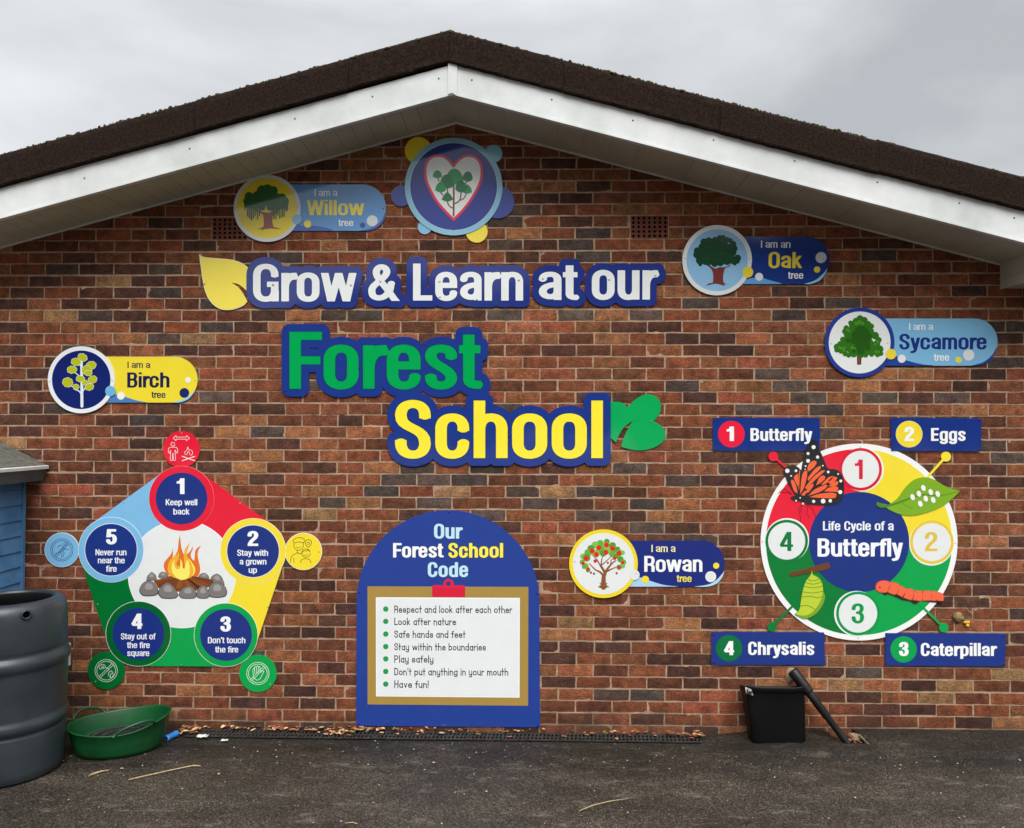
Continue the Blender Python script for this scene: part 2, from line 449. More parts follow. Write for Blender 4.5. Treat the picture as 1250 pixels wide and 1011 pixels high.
        w = .57; A(f'M {s} 0 V 1'); A(f'M {w-s*.9-.02} {x+.04} L {s+.02} {.32*x/.755}', (0, x)); A(f'M {s+.12} {.44*x/.755} L {w-s*.85} -.04', (0, 1))
    elif ch in 'FEL':
        w = .55 if ch != 'L' else .5; A(f'M {s} 0 V 1')
        if ch != 'L': A(f'M {s} {T} H {w}'); A(f'M {s} .5 H {w-.03}')
        if ch != 'F': A(f'M {s} {h} H {w}')
    elif ch == 'I': w = 2*s; A(f'M {s} 0 V 1')
    elif ch in 'GCOS':
        T += ov
        w = {'G': .66, 'C': .62, 'O': .64, 'S': .6}[ch]; l, r, m = s, w-s, w/2
        if ch == 'O': ring(w, B, T, .25)
        if ch == 'C': A(f'M {r} .635 V {T-.24} a {m} {T} b {l} {T-.25} V {B+.25} a {m} {B} b {r} {B+.25} V .38')
        if ch == 'G': A(f'M {r} .66 V {T-.23} a {m} {T} b {l} {T-.25} V {B+.25} a {m} {B} b {r} {B+.25} V .53'); A(f'M {m+.03} {.53-h} H {w}'); A(f'M {w-s*.92} 0 V .3') if s > .07 else None
        if ch == 'S': A(f'M {r} .69 V {T-.2} a {m} {T} b {l} {T-.2} C {l} .48 {r} .56 {r} {B+.2} a {m} {B} b {l} {B+.21} V .315')
    elif ch == 'D': w = .63; r = w-s; A(f'M {s} 0 V 1'); A(f'M {s} {T} H .3 b {r} {T-.25} V {B+.25} a .3 {B} H {s}')
    elif ch == 'B': w = .62; r = w-s; A(f'M {s} 0 V 1'); A(f'M {s} {T} H .34 b {r-.02} .76 a .34 .525 H {s}'); A(f'M .3 .525 H .36 b {r} .3 a .34 {B} H {s}')
    elif ch in 'PR':
        w = .62; r = w-s; A(f'M {s} 0 V 1'); A(f'M {s} {T} H .34 b {r} .73 a .34 .46 H {s}')
        if ch == 'R': A(f'M .34 .46 b {r} .26 V 0')
    elif ch == 'K': w = .66; A(f'M {s} 0 V 1'); A(f'M {w-s*.95} 1.04 L {s} .36', (0, 1)); A(f'M {s+.16} .62 L {w-s*.85} -.04', (0, 1))
    elif ch == 'N': w = .66; A(f'M {s} 0 V 1'); A(f'M {w-s} 0 V 1'); A(f'M {s} 1.02 L {w-s} -.02', (0, 1))
    elif ch == 'H': w = .62; A(f'M {s} 0 V 1'); A(f'M {w-s} 0 V 1'); A(f'M {s} .52 H {w-s}')
    elif ch == '&':
        w = .82; A([(.80, -.05), (.52, .3), (.27, .62), (.215, .77), (.26, .88), (.36, .92), (.46, .88), (.5, .78), (.44, .66), (.28, .52), (.13, .38), (.095, .26), (.14, .13), (.29, .08), (.45, .13), (.58, .28), (.64, .46)], (0, 1.01))
    elif ch == '1': w = .38; A(f'M {w-s} 0 V 1'); A('M 0 .74 H .24'); A('M .17 .76 C .22 .8 .26 .86 .27 1.0', (0, 1))
    elif ch == '2': w = .56; l, r, m = s, w-s, w/2; A(f'M {l} .65 V .70 a {m} {T} b {r} .71 C {r} .46 {s+.02} .4 {s+.01} .06', (0, 1.1)); A(f'M .005 {h} H {w}')
    elif ch == '3': w = .56; l, r, m = s, w-s, w/2; A(f'M {l} .69 V .72 a {m} {T} b {r-.015} .75 a {m-.03} .53'); A(f'M {m-.06} .53 H {m} b {r} .3 a {m} {B} b {l} .29 V .33')
    elif ch == '4': w = .6; A('M .43 0 V 1'); A(f'M .03 .28 H {w}'); A('M .42 1.02 L .07 .28', (.2, 1))
    elif ch == '5': w = .56; l, r, m = s, w-s, w/2; A(f'M .09 {T} H {w-.04}'); A('M .17 1 L .12 .47'); A(f'M .14 .52 C .2 .62 {r} .68 {r} .34 C {r} .0 {l} .02 {l} .27 V .3')
    elif ch == "'": w = 2*s; A(f'M {s} .72 V 1')
    elif ch == '!': w = 2*s; A(f'M {s} .28 V 1'); A(f'M {s} 0 V {1.6*h}' if not hand else f'M {s} .03 V .08')
    GC[k] = (w, P)
    return GC[k]
def text(s, x0, x1, base, cap, stem=.2, hand=False, h=None, base2=None, gap=.075):
    """lettering fitted between x0 and x1 on the baseline; returns shapes"""
    sh = stem/2; bh = sh*.73 if not hand else sh
    adv = []; pos = 0
    for i, ch in enumerate(s):
        w, P = glyph(ch, sh, bh, hand); adv.append(pos)
        g = gap
        nx = s[i+1] if i+1 < len(s) else ''
        if ch in 'rwvytfkWFK' or nx in 'wvytfW': g = gap*.45
        if ch == 'r' and nx in 'oaecdg': g = 0
        if ch == 'F' and nx in 'oae': g = .025
        if hand: g = .13
        pos += w+g
    tot = pos-g
    sx = (x1-x0)/tot; kk = sh/bh
    h = h or max(.11, cap/75)
    segs = []
    b2 = base if base2 is None else base2
    allp = []
    for ch, a in zip(s, adv):
        w, P = glyph(ch, sh, bh, hand)
        for p, cl in P:
            q = [((a+u)*sx, -v) for u, v in p]
            for i in range(len(q)-1):
                allp.append((q[i], q[i+1], i == 0, i == len(q)-2, cl))
    # metric: horizontal strokes thinner than stems; work in a space where both are equal
    vx = 1.0/sx; vy = kk
    hs = h/cap
    segs = [(a[0]*vx, a[1]*vy, b_[0]*vx, b_[1]*vy, sh, c0 and not hand, c1 and not hand, (-cl[1]*vy, -cl[0]*vy) if cl else None) for a, b_, c0, c1, cl in [((p[0][0]/1, p[0][1]), (p[1][0], p[1][1]), p[2], p[3], p[4]) for p in allp]]
    X = np.arange(-.3, tot+.35, hs/max(.7, sx/cap)); hh = X[1]-X[0]
    Y = np.arange(-1.2*vy, .42*vy, hh)
    F = np.full((len(Y), len(X)), .5)
    seg_field(F, X, Y, hh, segs)
    lp = march(F, X[0], Y[0], hh)
    out = []
    for l in lp:
        px = x0+l[:, 0]*sx; f = (px-x0)/(x1-x0)
        out.append(np.stack([px, base+(b2-base)*f+l[:, 1]/vy*cap], 1))
    return group(out, .02 if cap < 20 else .03, .02)

# ------------------------------------------------------------------ plates: any outline, any thickness, standing off the wall
class Plate:
    def __init__(s): s.v = []; s.f = []; s.m = []; s.mats = []
    def slot(s, m):
        if m not in s.mats: s.mats.append(m)
        return s.mats.index(m)
    def add(s, shapes, mat, back, front, edge=None):
        """shapes: one loop, or a list of [outer, hole, ...]; back/front in mm from the wall"""
        if isinstance(mat, str): mat = gloss(mat)
        if isinstance(edge, str): edge = gloss(edge, .4)
        if isinstance(shapes, np.ndarray): shapes = [[shapes]]
        mi = s.slot(mat); me = s.slot(edge) if edge else mi
        for sh in shapes:
            L3 = [on_wall(l, front/1000) for l in sh]
            flat = np.vstack(L3); n = len(flat); o = len(s.v)
            want = abs(area(L3[0]))-sum(abs(area(l)) for l in L3[1:])
            tri = geometry.tessellate_polygon([[Vector((p[0], p[1], 0)) for p in l] for l in L3])
            got = sum(abs((flat[b_][0]-flat[a][0])*(flat[c][1]-flat[a][1])-(flat[b_][1]-flat[a][1])*(flat[c][0]-flat[a][0]))/2 for a, b_, c in tri)
            if abs(got-want) > .004*want:
                ed, k = [], 0
                for l in L3: m = len(l); ed += [(k+i, k+(i+1) % m) for i in range(m)]; k += m
                r_ = geometry.delaunay_2d_cdt([Vector((float(p[0])*100, float(p[1])*100)) for p in flat], ed, [], 0, 1e-7)
                vo = [np.array(q)/100 for q in r_[0]]; near = [int(np.argmin(((flat-q)**2).sum(1))) for q in vo]
                tri = []
                for t_ in r_[2]:
                    g = sum(vo[i] for i in t_)/3
                    if inside(g, L3[0]) and not any(inside(g, l) for l in L3[1:]): tri.append(tuple(near[i] for i in t_))
            for p in flat: s.v.append((p[0], -front/1000, p[1]))
            for p in flat: s.v.append((p[0], -back/1000, p[1]))
            for t_ in tri:
                a, b_, c = [flat[i] for i in t_]
                if (b_[0]-a[0])*(c[1]-a[1])-(b_[1]-a[1])*(c[0]-a[0]) < 0: t_ = t_[::-1]
                s.f.append(tuple(o+i for i in t_)); s.m.append(mi)
            k = 0
            for li, l in enumerate(L3):
                m = len(l)
                for i in range(m):
                    a, b_ = o+k+i, o+k+(i+1) % m
                    s.f.append((a, a+n, b_+n, b_)); s.m.append(me)
                k += m
        return s
    def build(s, name, parent, label=None):
        o = mesh_obj(name, s.v, s.f, s.mats, s.m, parent)
        if label: o['label'] = label
        return o
def plate(name, parent, *adds, label=None):
    p = Plate()
    for a in adds: p.add(*a)
    return p.build(name, parent, label)
def sign(name, label, foot, cat='sign', grp=None, tilt=0.0):
    x, z = on_wall([foot])[0]
    o = thing(name, label, cat, (x, -.008, z), grp); o.rotation_euler.x = R(tilt)      # hung slightly out of true
    return o
def screws(parent, pts, front, mat=MSTEEL, r=1.05, name='screw'):
    """dome head screws, each its own little mesh"""
    for c in np.asarray(pts, float).reshape(-1, 2):
        x, z = on_wall([c], front/1000)[0]; rr = r/191
        v = []; f = []; n = 10
        for k, (q, hgt) in enumerate([(1, -.002), (1, .0006), (.8, .0019), (.4, .0027)]):
            for i in range(n):
                a = -2*math.pi*i/n; v.append((x+rr*q*math.cos(a), -front/1000-hgt, z+rr*q*math.sin(a)))
        for k in range(3):
            for i in range(n):
                j = (i+1) % n; f.append((k*n+i, k*n+j, (k+1)*n+j, (k+1)*n+i))
        f.append(tuple(3*n+i for i in range(n)))
        mesh_obj(name, v, f, [mat], parent=parent, smooth=True)

# ================================================================== the school building
APX, SLOPE = -.48, .2685
WL, WR = -4.16, 3.2                                  # ends of the gable wall
EL, ER = -4.42, 3.46                                 # ends of the roof
OV = .44                                             # overhang in front of the wall
def zj(x): return 3.889-SLOPE*abs(x-APX)             # soffit underside
B_Z0, B_H, B_L = .060, .075, .225
school = thing('school_building', 'red brown brick gable end with white bargeboard and dark verge tiles, carrying all the signs', 'building', (APX, 0, 0))

def photo_bricks(f, pts): return on_wall(f(*pts))
fP, fQ, fR, fS, fT, fX, fY = Z(0, 300, 3.8875), Z(590, 180, 3.788), Z(800, 340, 2.778), Z(330, 560, 2.973), Z(650, 560, 2.973), Z(890, 800, 3.472), Z(230, 300, 4.032)
dark_pts = np.vstack([
 photo_bricks(fP, [(755,98),(940,155),(770,212),(975,270),(1010,382),(1010,717),(270,775),(680,832),(1215,888),(850,615)]),
 photo_bricks(fQ, [(80,375),(520,372),(350,148),(525,487),(445,433),(435,770),(110,770),(770,770),(1015,712)]),
 photo_bricks(fR, [(162,77),(650,75),(467,117),(1230,155),(1180,277),(413,320),(470,360),(108,360),(1025,400),(780,400),(535,400),(590,440),(340,440),(1125,525),(1200,610),(285,645),(560,545),(900,467)]),
 photo_bricks(fS, [(470,78),(795,40),(430,120),(540,37),(610,80),(725,78),(605,160),(990,165),(795,205),(180,973)]),
 photo_bricks(fT, [(360,38),(750,38),(230,125),(425,165),(228,208),(420,252),(620,290),(415,855)]),
 photo_bricks(fX, [(560,70)]), photo_bricks(fY, [(460,40),(120,395),(860,335),(620,690)])])
brown_pts = np.vstack([
 photo_bricks(fP, [(845,495),(1005,495),(1170,382),(355,272),(350,55),(195,828),(110,885),(690,940),(690,385)]),
 photo_bricks(fQ, [(935,875),(1105,875),(365,935),(860,820),(700,820),(1180,935),(445,260),(290,430)]),
 photo_bricks(fR, [(530,75),(1145,318),(1100,360),(1180,690),(300,690),(440,525),(150,690)]),
 photo_bricks(fS, [(180,462),(290,375),(230,755),(1040,720),(1040,805),(45,630),(165,630),(1020,550),(100,842),(50,205)]),
 photo_bricks(fT, [(620,552),(355,640),(155,680),(480,725),(550,768),(100,720),(95,552),(95,808),(620,810),(810,770),(675,598),(165,165),(160,465)]),
 photo_bricks(fX, [(110,68),(410,68),(795,123),(640,225),(795,235),(1020,280)])])
pale_pts = np.vstack([
 photo_bricks(fP, [(505,155),(430,440),(620,440),(680,495),(920,440),(600,385),(275,330),(520,330),(1080,885),(60,940)]),
 photo_bricks(fQ, [(275,770),(600,935),(600,770),(560,875),(1090,820),(200,820),(215,375)]),
 photo_bricks(fR, [(530,155),(620,520),(1090,440),(900,318)]),
 photo_bricks(fS, [(210,118),(330,160),(540,850),(180,800),(210,205),(690,125)]),
 photo_bricks(fT, [(490,165),(110,125),(150,595),(610,38),(485,210),(550,595)]),
 photo_bricks(fX, [(640,120),(950,125),(860,175),(1200,70),(490,120)])])
PAL = [('#7c452c', 20), ('#834a30', 18), ('#6d3d28', 16), ('#8e5638', 10), ('#784730', 12), ('#603726', 11), ('#96623f', 7), ('#825031', 9), ('#54362a', 8), ('#8b4a33', 6)]
cum = np.cumsum([w for _, w in PAL]); cum = cum/cum[-1]

def build_wall():
    v, f, mi, cols = [], [], [], []
    vents = [(on_wall([(769, 256)])[0], on_wall([(816, 286)])[0]), (on_wall([(259, 258)])[0], on_wall([(303, 287)])[0])]
    vents = [(np.array([p[0], B_Z0+B_H*(round((q[1]-B_Z0)/B_H)+2)]), np.array([q[0], B_Z0+B_H*round((q[1]-B_Z0)/B_H)])) for p, q in vents]
    xs_cut = on_wall([(428, 600)])[0][0]; x_right = on_wall([(1100, 700)])[0][0]
    nx, nz_ = 7, 3
    for row in range(-1, 54):
        z0 = B_Z0+row*B_H
        ph = (.78 if row % 2 == 0 else .28)*B_L
        lo = (.0 if row % 2 == 0 else .5)*B_L
        js = [WL]
        x = math.floor((WL-lo)/B_L)*B_L+lo+B_L
        while x < xs_cut-.06: js.append(x); x += B_L
        x = math.ceil((js[-1]+.12-ph)/B_L)*B_L+ph
        while x < WR-.06: js.append(x); x += B_L
        js.append(WR)
        js = [q+random.gauss(0, .0035) if 0 < i < len(js)-1 else q for i, q in enumerate(js)]
        zo = random.gauss(0, .0012)
        todo = list(zip(js[:-1], js[1:])); _done = None
        while todo:
            a, b_ = todo.pop(0)
            if b_-a < .012: continue
            xa, xb = a+.0052+random.uniform(-.001, .0012), b_-.0052-random.uniform(-.001, .0012)
            za, zb = z0+.0052+zo+random.uniform(-.001, .0012), z0+B_H-.0052+zo-random.uniform(-.001, .0012)
            zc = (za+zb)/2; xc = (xa+xb)/2
            if za > zj(xc)+.10: continue
            if True:
                pcs = [(xa, xb)]
                for (p, q) in vents:
                    if q[1] < zc < p[1]:
                        pcs = [r_ for u0, u1 in pcs for r_ in ((u0, min(u1, p[0]-.003)), (max(u0, q[0]+.003), u1)) if r_[1]-r_[0] > .012]
                if not pcs: continue
                xa, xb = pcs[0]; todo += pcs[1:]
            dn = np.min(np.hypot((dark_pts[:, 0]-xc)/2.2, dark_pts[:, 1]-zc)); bn = np.min(np.hypot((brown_pts[:, 0]-xc)/2.2, brown_pts[:, 1]-zc)); pn = np.min(np.hypot((pale_pts[:, 0]-xc)/2.2, pale_pts[:, 1]-zc))
            r = random.random()
            if dn < .040: c = lin(random.choice(['#4d3f39', '#56473f', '#473b36', '#5b4a42']))
            elif bn < .040: c = lin(random.choice(['#4f3024', '#472c24', '#54332a']))
            elif pn < .040: c = lin(random.choice(['#93623f', '#96704c', '#945a3e', '#8a6643']))
            elif r < .018: c = lin('#503f37')
            elif r < .07: c = lin('#51342c')
            else: c = lin(PAL[int(np.searchsorted(cum, random.random()))][0])
            jt = random.uniform(.86, 1.14); c = [k*jt*random.uniform(.96, 1.04) for k in c]
            y = -.0035-random.uniform(0, .0028); tl = random.gauss(0, .0007); tv = random.gauss(0, .0006)
            o = len(v)
            for j in range(nz_+1):
                for i in range(nx+1):
                    u, w = i/nx, j/nz_
                    X = xa+(xb-xa)*u; Zz = za+(zb-za)*w
                    edge = i in (0, nx) or j in (0, nz_)
                    yy = y+tl*(u-.5)*2+tv*(w-.5)*2+random.uniform(-.0004, .0004)
                    if i in (0, nx): X += random.gauss(0, .0011)
                    if j in (0, nz_): Zz += random.gauss(0, .0010)
                    if edge: yy += .0012
                    v.append((X, yy, Zz))
            for j in range(nz_):
                for i in range(nx):
                    q = o+j*(nx+1)+i; f.append((q, q+1, q+nx+2, q+nx+1)); mi.append(0)
            bd = [i for i in range(nx+1)]+[(j+1)*(nx+1)-1 for j in range(1, nz_+1)]+[nz_*(nx+1)+i for i in range(nx-1, -1, -1)]+[j*(nx+1) for j in range(nz_-1, 0, -1)]
            o2 = len(v)
            for k in bd: p = v[o+k]; v.append((p[0], .006, p[2]))
            m = len(bd)
            for k in range(m):
                f.append((o+bd[k], o2+k, o2+(k+1) % m, o+bd[(k+1) % m])); mi.append(0)
            cols += [c]*(len(v)-o)
    # mortar bed, sagging and hand-struck
    gx, gz = 300, 170; o = len(v)
    for j in range(gz+1):
        for i in range(gx+1):
            X = WL+(WR-WL)*i/gx; zt = zj(X)+.12
            v.append((X, -.0012+random.uniform(-.0008, .0008), -.1+(zt+.1)*j/gz))
    for j in range(gz):
        for i in range(gx):
            q = o+j*(gx+1)+i; f.append((q, q+1, q+gx+2, q+gx+1)); mi.append(1)
    # the depth of the wall and its returns
    o2 = len(v); T = .26
    prof = [(WL, -.1), (WR, -.1), (WR, zj(WR)+.1), (APX, zj(APX)+.1), (WL, zj(WL)+.1)]
    for x, z in prof: v.append((x, .004, z))
    for x, z in prof: v.append((x, T, z))
    for k in range(5): f.append((o2+k, o2+(k+1) % 5, o2+5+(k+1) % 5, o2+5+k)); mi.append(1)
    f.append(tuple(o2+5+k for k in range(5))); mi.append(1)
    for x0, x1 in ((WL, WL+T), (WR-T, WR)):      # side walls running back
        o3 = len(v); zt = min(zj(x0), zj(x1))+.02
        for z in (-.1, zt):
            for x, y in ((x0, T), (x1, T), (x1, 8), (x0, 8)): v.append((x, y, z))
        for k in range(4): f.append((o3+k, o3+(k+1) % 4, o3+4+(k+1) % 4, o3+4+k)); mi.append(1)
    cols += [(.2, .1, .07)]*(len(v)-len(cols))
    ob = mesh_obj('wall', v, f, [mB, mM], mi, school)
    ca = ob.data.color_attributes.new('brick_colour', 'FLOAT_COLOR', 'POINT')
    arr = np.ones((len(v), 4), np.float32); arr[:, :3] = np.array(cols)
    ca.data.foreach_set('color', arr.ravel())
    # terracotta air bricks with rows of round holes
    mt = mottled('terracotta', '#5a2f22', '#75422e', 40, .9, .5, .002)
    mk = mottled('shade_black', '#070606', '#0c0a09', 20, 1, 0, spec=0)  # near-black colour standing in for shade inside holes and drain slots
    for p, q in vents:
        ab = bpy.data.objects.new('air_brick', None); COL.objects.link(ab); ab.parent = school
        x0, x1, z1, z0 = p[0]+.004, q[0]-.004, p[1]-.004, q[1]+.004
        ab.location = (x0-APX, 0, z0)
        vv, ff, mm = [], [], []
        nc, nr, n = 7, 5, 12
        cw, chh = (x1-x0)/nc, (z1-z0)/nr
        for i in range(nc):
            for j in range(nr):
                cx, cz = x0+(i+.5)*cw, z0+(j+.5)*chh; r = .0092; o = len(vv)
                for k in range(n):
                    a = 2*math.pi*k/n+math.pi/n; ca_, sa = math.cos(a), math.sin(a)
                    s_ = 1/max(abs(ca_), abs(sa)); vv.append((cx+ca_*s_*cw/2, -.0062, cz+sa*s_*chh/2))
                for k in range(n):
                    a = 2*math.pi*k/n+math.pi/n; vv.append((cx+r*math.cos(a), -.0062, cz+r*math.sin(a)))
                for k in range(n):
                    a = 2*math.pi*k/n+math.pi/n; vv.append((cx+r*math.cos(a), -.0023, cz+r*math.sin(a)))
                # square corners
                for k in range(n):
                    k2 = (k+1) % n; ff += [(o+k, o+k2, o+n+k2, o+n+k), (o+n+k, o+n+k2, o+2*n+k2, o+2*n+k)]; mm += [0, 0]
                ff.append(tuple(o+2*n+k for k in range(n))); mm.append(1)  # shallow hole floor, its deep shade painted black
        o = len(vv)
        vv += [(x0-.002, -.0015, z0-.002), (x1+.002, -.0015, z0-.002), (x1+.002, -.0015, z1+.002), (x0-.002, -.0015, z1+.002)]
        # thin rim behind the face closes the corner chips
        me_o = bpy.data.meshes.new('grille')
        lo_ = np.array([APX, 0, 0])+np.array([x0-APX, 0, z0])
        me_o.from_pydata((np.array(vv)-lo_).tolist(), [], ff); me_o.materials.append(mt); me_o.materials.append(mk)
        me_o.polygons.foreach_set('material_index', np.array(mm, dtype=np.int32)); me_o.update()
        g = bpy.data.objects.new('grille', me_o); COL.objects.link(g); g.parent = ab
build_wall()

def boxes(lst):
    """list of 8-corner hexahedra [(4 lower/front pts),(4 upper/back pts)] -> verts, faces"""
    v, f = [], []
    for a, b_ in lst:
        o = len(v); v += list(a)+list(b_)
        f += [(o, o+1, o+2, o+3), (o+7, o+6, o+5, o+4)]+[(o+k, o+4+k, o+4+(k+1) % 4, o+(k+1) % 4) for k in range(4)]
    return v, f
mWhite = mottled('white_upvc', '#c2c6c3', '#e2e4e3', 2.2, .38, .05, .002, spec=.5)
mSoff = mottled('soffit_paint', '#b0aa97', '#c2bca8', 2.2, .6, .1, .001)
mTile = mottled('verge_tile', '#1d1512', '#35271f', 70, .95, 1.0, .006, c2='#281d18', bscale=170, spec=.1)
# soffit boards, each a shallow tongue-and-groove plank laid across the overhang
def soffit():
    bx = []
    for side in (-1, 1):
        x = 0.0; end = (APX-EL) if side < 0 else (ER-APX)
        wdt = .1 if side < 0 else .16
        while x < end:
            x1 = min(x+wdt-.0025, end); q = []
            for y in (-OV+.012, .0):
                q.append([(APX+side*x, y, 3.889-SLOPE*x), (APX+side*x1, y, 3.889-SLOPE*x1), (APX+side*x1, y, 3.889-SLOPE*x1+.012), (APX+side*x, y, 3.889-SLOPE*x+.012)])
            bx.append((q[0], q[1])); x += wdt
        q = []
        for y in (-OV+.012, .0): q.append([(APX, y, 3.889+.004), (APX+side*end, y, 3.893-SLOPE*end), (APX+side*end, y, 3.889-SLOPE*end+.03), (APX, y, 3.889+.03)])
        bx.append((q[0], q[1]))
    v, f = boxes(bx); return mesh_obj('soffit', v, f, [mSoff], parent=school)
soffit()
# thin white trim where soffit meets brickwork
bx = []
for side, end in ((-1, APX-EL-.3), (1, 2.953-APX)):
    q = [[(APX, y, 3.889-.010), (APX+side*end, y, 3.889-SLOPE*end-.010), (APX+side*end, y, 3.889-SLOPE*end-.0005), (APX, y, 3.889-.0005)] for y in (-.016, -.0045)]
    bx.append((q[0], q[1]))
v, f = boxes(bx); mesh_obj('soffit_trim', v, f, [mWhite], parent=school)
# bargeboard: two long boards with a rounded lower lip and a cover strip at the apex
def zf(x, top): return (4.066 if top else 3.887)-SLOPE*abs(x-APX)
ACX = on_wall([(552.6, 96)], OV)[0][0]
bx = []
for side, end in ((-1, ACX-EL), (1, ER-ACX)):
    q = [[(ACX, y, zf(ACX, 0)), (ACX+side*end, y, 3.887-SLOPE*end), (ACX+side*end, y, 4.066-SLOPE*end), (ACX, y, zf(ACX, 1))] for y in (-OV, -OV+.012)]
    bx.append((q[0], q[1]))
    q = [[(ACX, y, 3.887-.006), (ACX+side*end, y, 3.887-SLOPE*end-.006), (ACX+side*end, y, 3.887-SLOPE*end+.006), (ACX, y, 3.887+.006)] for y in (-OV-.004, -OV+.03)]
    bx.append((q[0], q[1]))
v, f = boxes(bx); bb = mesh_obj('bargeboard', v, f, [mWhite], parent=school)
a = ACX-.027; c = ACX+.027
v, f = boxes([([(a, -OV-.010, zf(a, 0)-.004), (ACX, -OV-.010, 3.887+.002), (ACX, -OV-.010, 4.066), (a, -OV-.010, zf(a, 1))], [(a, -OV-.001, zf(a, 0)-.004), (ACX, -OV-.001, 3.887+.002), (ACX, -OV-.001, 4.066), (a, -OV-.001, zf(a, 1))]),
              ([(ACX, -OV-.010, 3.887+.002), (c, -OV-.010, zf(c, 0)-.004), (c, -OV-.010, zf(c, 1)), (ACX, -OV-.010, 4.066)], [(ACX, -OV-.001, 3.887+.002), (c, -OV-.001, zf(c, 0)-.004), (c, -OV-.001, zf(c, 1)), (ACX, -OV-.001, 4.066)])])
mesh_obj('apex_cover', v, f, [mWhite], parent=bb)
mNail = mottled('nail_head', '#3a3a3c', '#6a6a6a', 50, .5, .1)
for px, py in [(535.6, 96), (454.6, 118), (576, 97.8), (673.5, 121.6), (103, 217.5), (231.5, 181.5), (360, 145), (1071, 222.5), (1171, 248), (1238, 266), (772.6, 147), (871, 171), (970, 196.6)]:
    x, z = on_wall([(px, py)], OV)[0]; n = 8
    v = [(x+.0055*math.cos(2*math.pi*k/n), -OV-.0005, z+.0055*math.sin(2*math.pi*k/n)) for k in range(n)]+[(x+.004*math.cos(2*math.pi*k/n), -OV-.003, z+.004*math.sin(2*math.pi*k/n)) for k in range(n)]
    mesh_obj('nail', v, [(k, (k+1) % n, n+(k+1) % n, n+k) for k in range(n)]+[tuple(range(n, 2*n))], [mNail], parent=bb)
# verge tiles, one long rough concrete unit after another
def verge():
    v, f = [], []
    y0 = -OV-.030
    for side in (-1, 1):
        xb = on_wall([(425, 70)], .47)[0][0]-APX if side < 0 else on_wall([(688, 70)], .47)[0][0]-APX
        cuts = [0.0]; x = abs(xb)
        end = (APX-EL) if side < 0 else (ER-APX)
        while x < end: cuts.append(x); x += .905
        cuts.append(end)
        for ci, (a, b_) in enumerate(zip(cuts[:-1], cuts[1:])):
            n = max(4, int((b_-a)/.03)); dz = random.gauss(0, .0025); dy = random.gauss(0, .002)
            prof = [(.045, 4.064), (.002, 4.066), (-.002, 4.074), (0, 4.10), (0, 4.17), (.001, 4.22), (.006, 4.246), (.018, 4.259), (.04, 4.265), (.5, 4.268)]
            o = len(v); m = len(prof)
            for i in range(n+1):
                xx = a+.0009+(b_-a-.0018)*i/n
                for k, (py, pz) in enumerate(prof):
                    jx = random.uniform(-.0018, .0018) if k < 9 else 0
                    v.append((APX+side*xx, y0+dy+py+jx*.7, pz+dz+jx-SLOPE*xx))
            for i in range(n):
                for k in range(m-1):
                    q = o+i*m+k; f.append((q, q+1, q+m+1, q+m))
            f.append(tuple(o+k for k in range(m))); f.append(tuple(o+n*m+k for k in range(m)))
    return mesh_obj('verge', v, f, [mTile], parent=school)
vg = verge()
# moss growing along the upper edge of the verge
mMoss = mottled('moss', '#2a2d17', '#55562c', 30, 1, .8, .006, spec=.05)
v, f = [], []
for side in (-1, 1):
    end = (APX-EL) if side < 0 else (ER-APX)
    for k in range(650):
        xx = random.uniform(0, end); yy = random.choice([random.uniform(-.464, -.42), random.uniform(-.42, -.2)])
        zt = 4.262-SLOPE*xx-(.012 if yy < -.455 else .002 if yy < -.44 else -.004)
        r = random.choice([.003, .004, .008])*random.uniform(.5, 1.1); o = len(v); nn = 6
        for ring_, h_ in ((1, -.006), (.9, r*.35), (.45, r*.7)):
            for q in range(nn):
                a = 2*math.pi*q/nn+k; v.append((APX+side*xx+r*1.6*ring_*math.cos(a), yy+r*ring_*math.sin(a), zt+h_-SLOPE*side*r*1.6*ring_*math.cos(a)*side*side))
        for w_ in range(2):
            for q in range(nn): f.append((o+w_*nn+q, o+w_*nn+(q+1) % nn, o+(w_+1)*nn+(q+1) % nn, o+(w_+1)*nn+q))
        f.append(tuple(o+2*nn+q for q in range(nn)))
mo = mesh_obj('moss', v, f, [mMoss], parent=vg); mo['kind'] = 'stuff'
# roof slabs behind
bx = []
for side, end in ((-1, APX-EL), (1, ER-APX)):
    q = [[(APX, y, 3.93), (APX+side*end, y, 3.93-SLOPE*end), (APX+side*end, y, 4.25-SLOPE*end), (APX, y, 4.25)] for y in (-OV+.05, 8.2)]
    bx.append((q[0], q[1]))
v, f = boxes(bx); mesh_obj('roof', v, f, [mTile], parent=school)
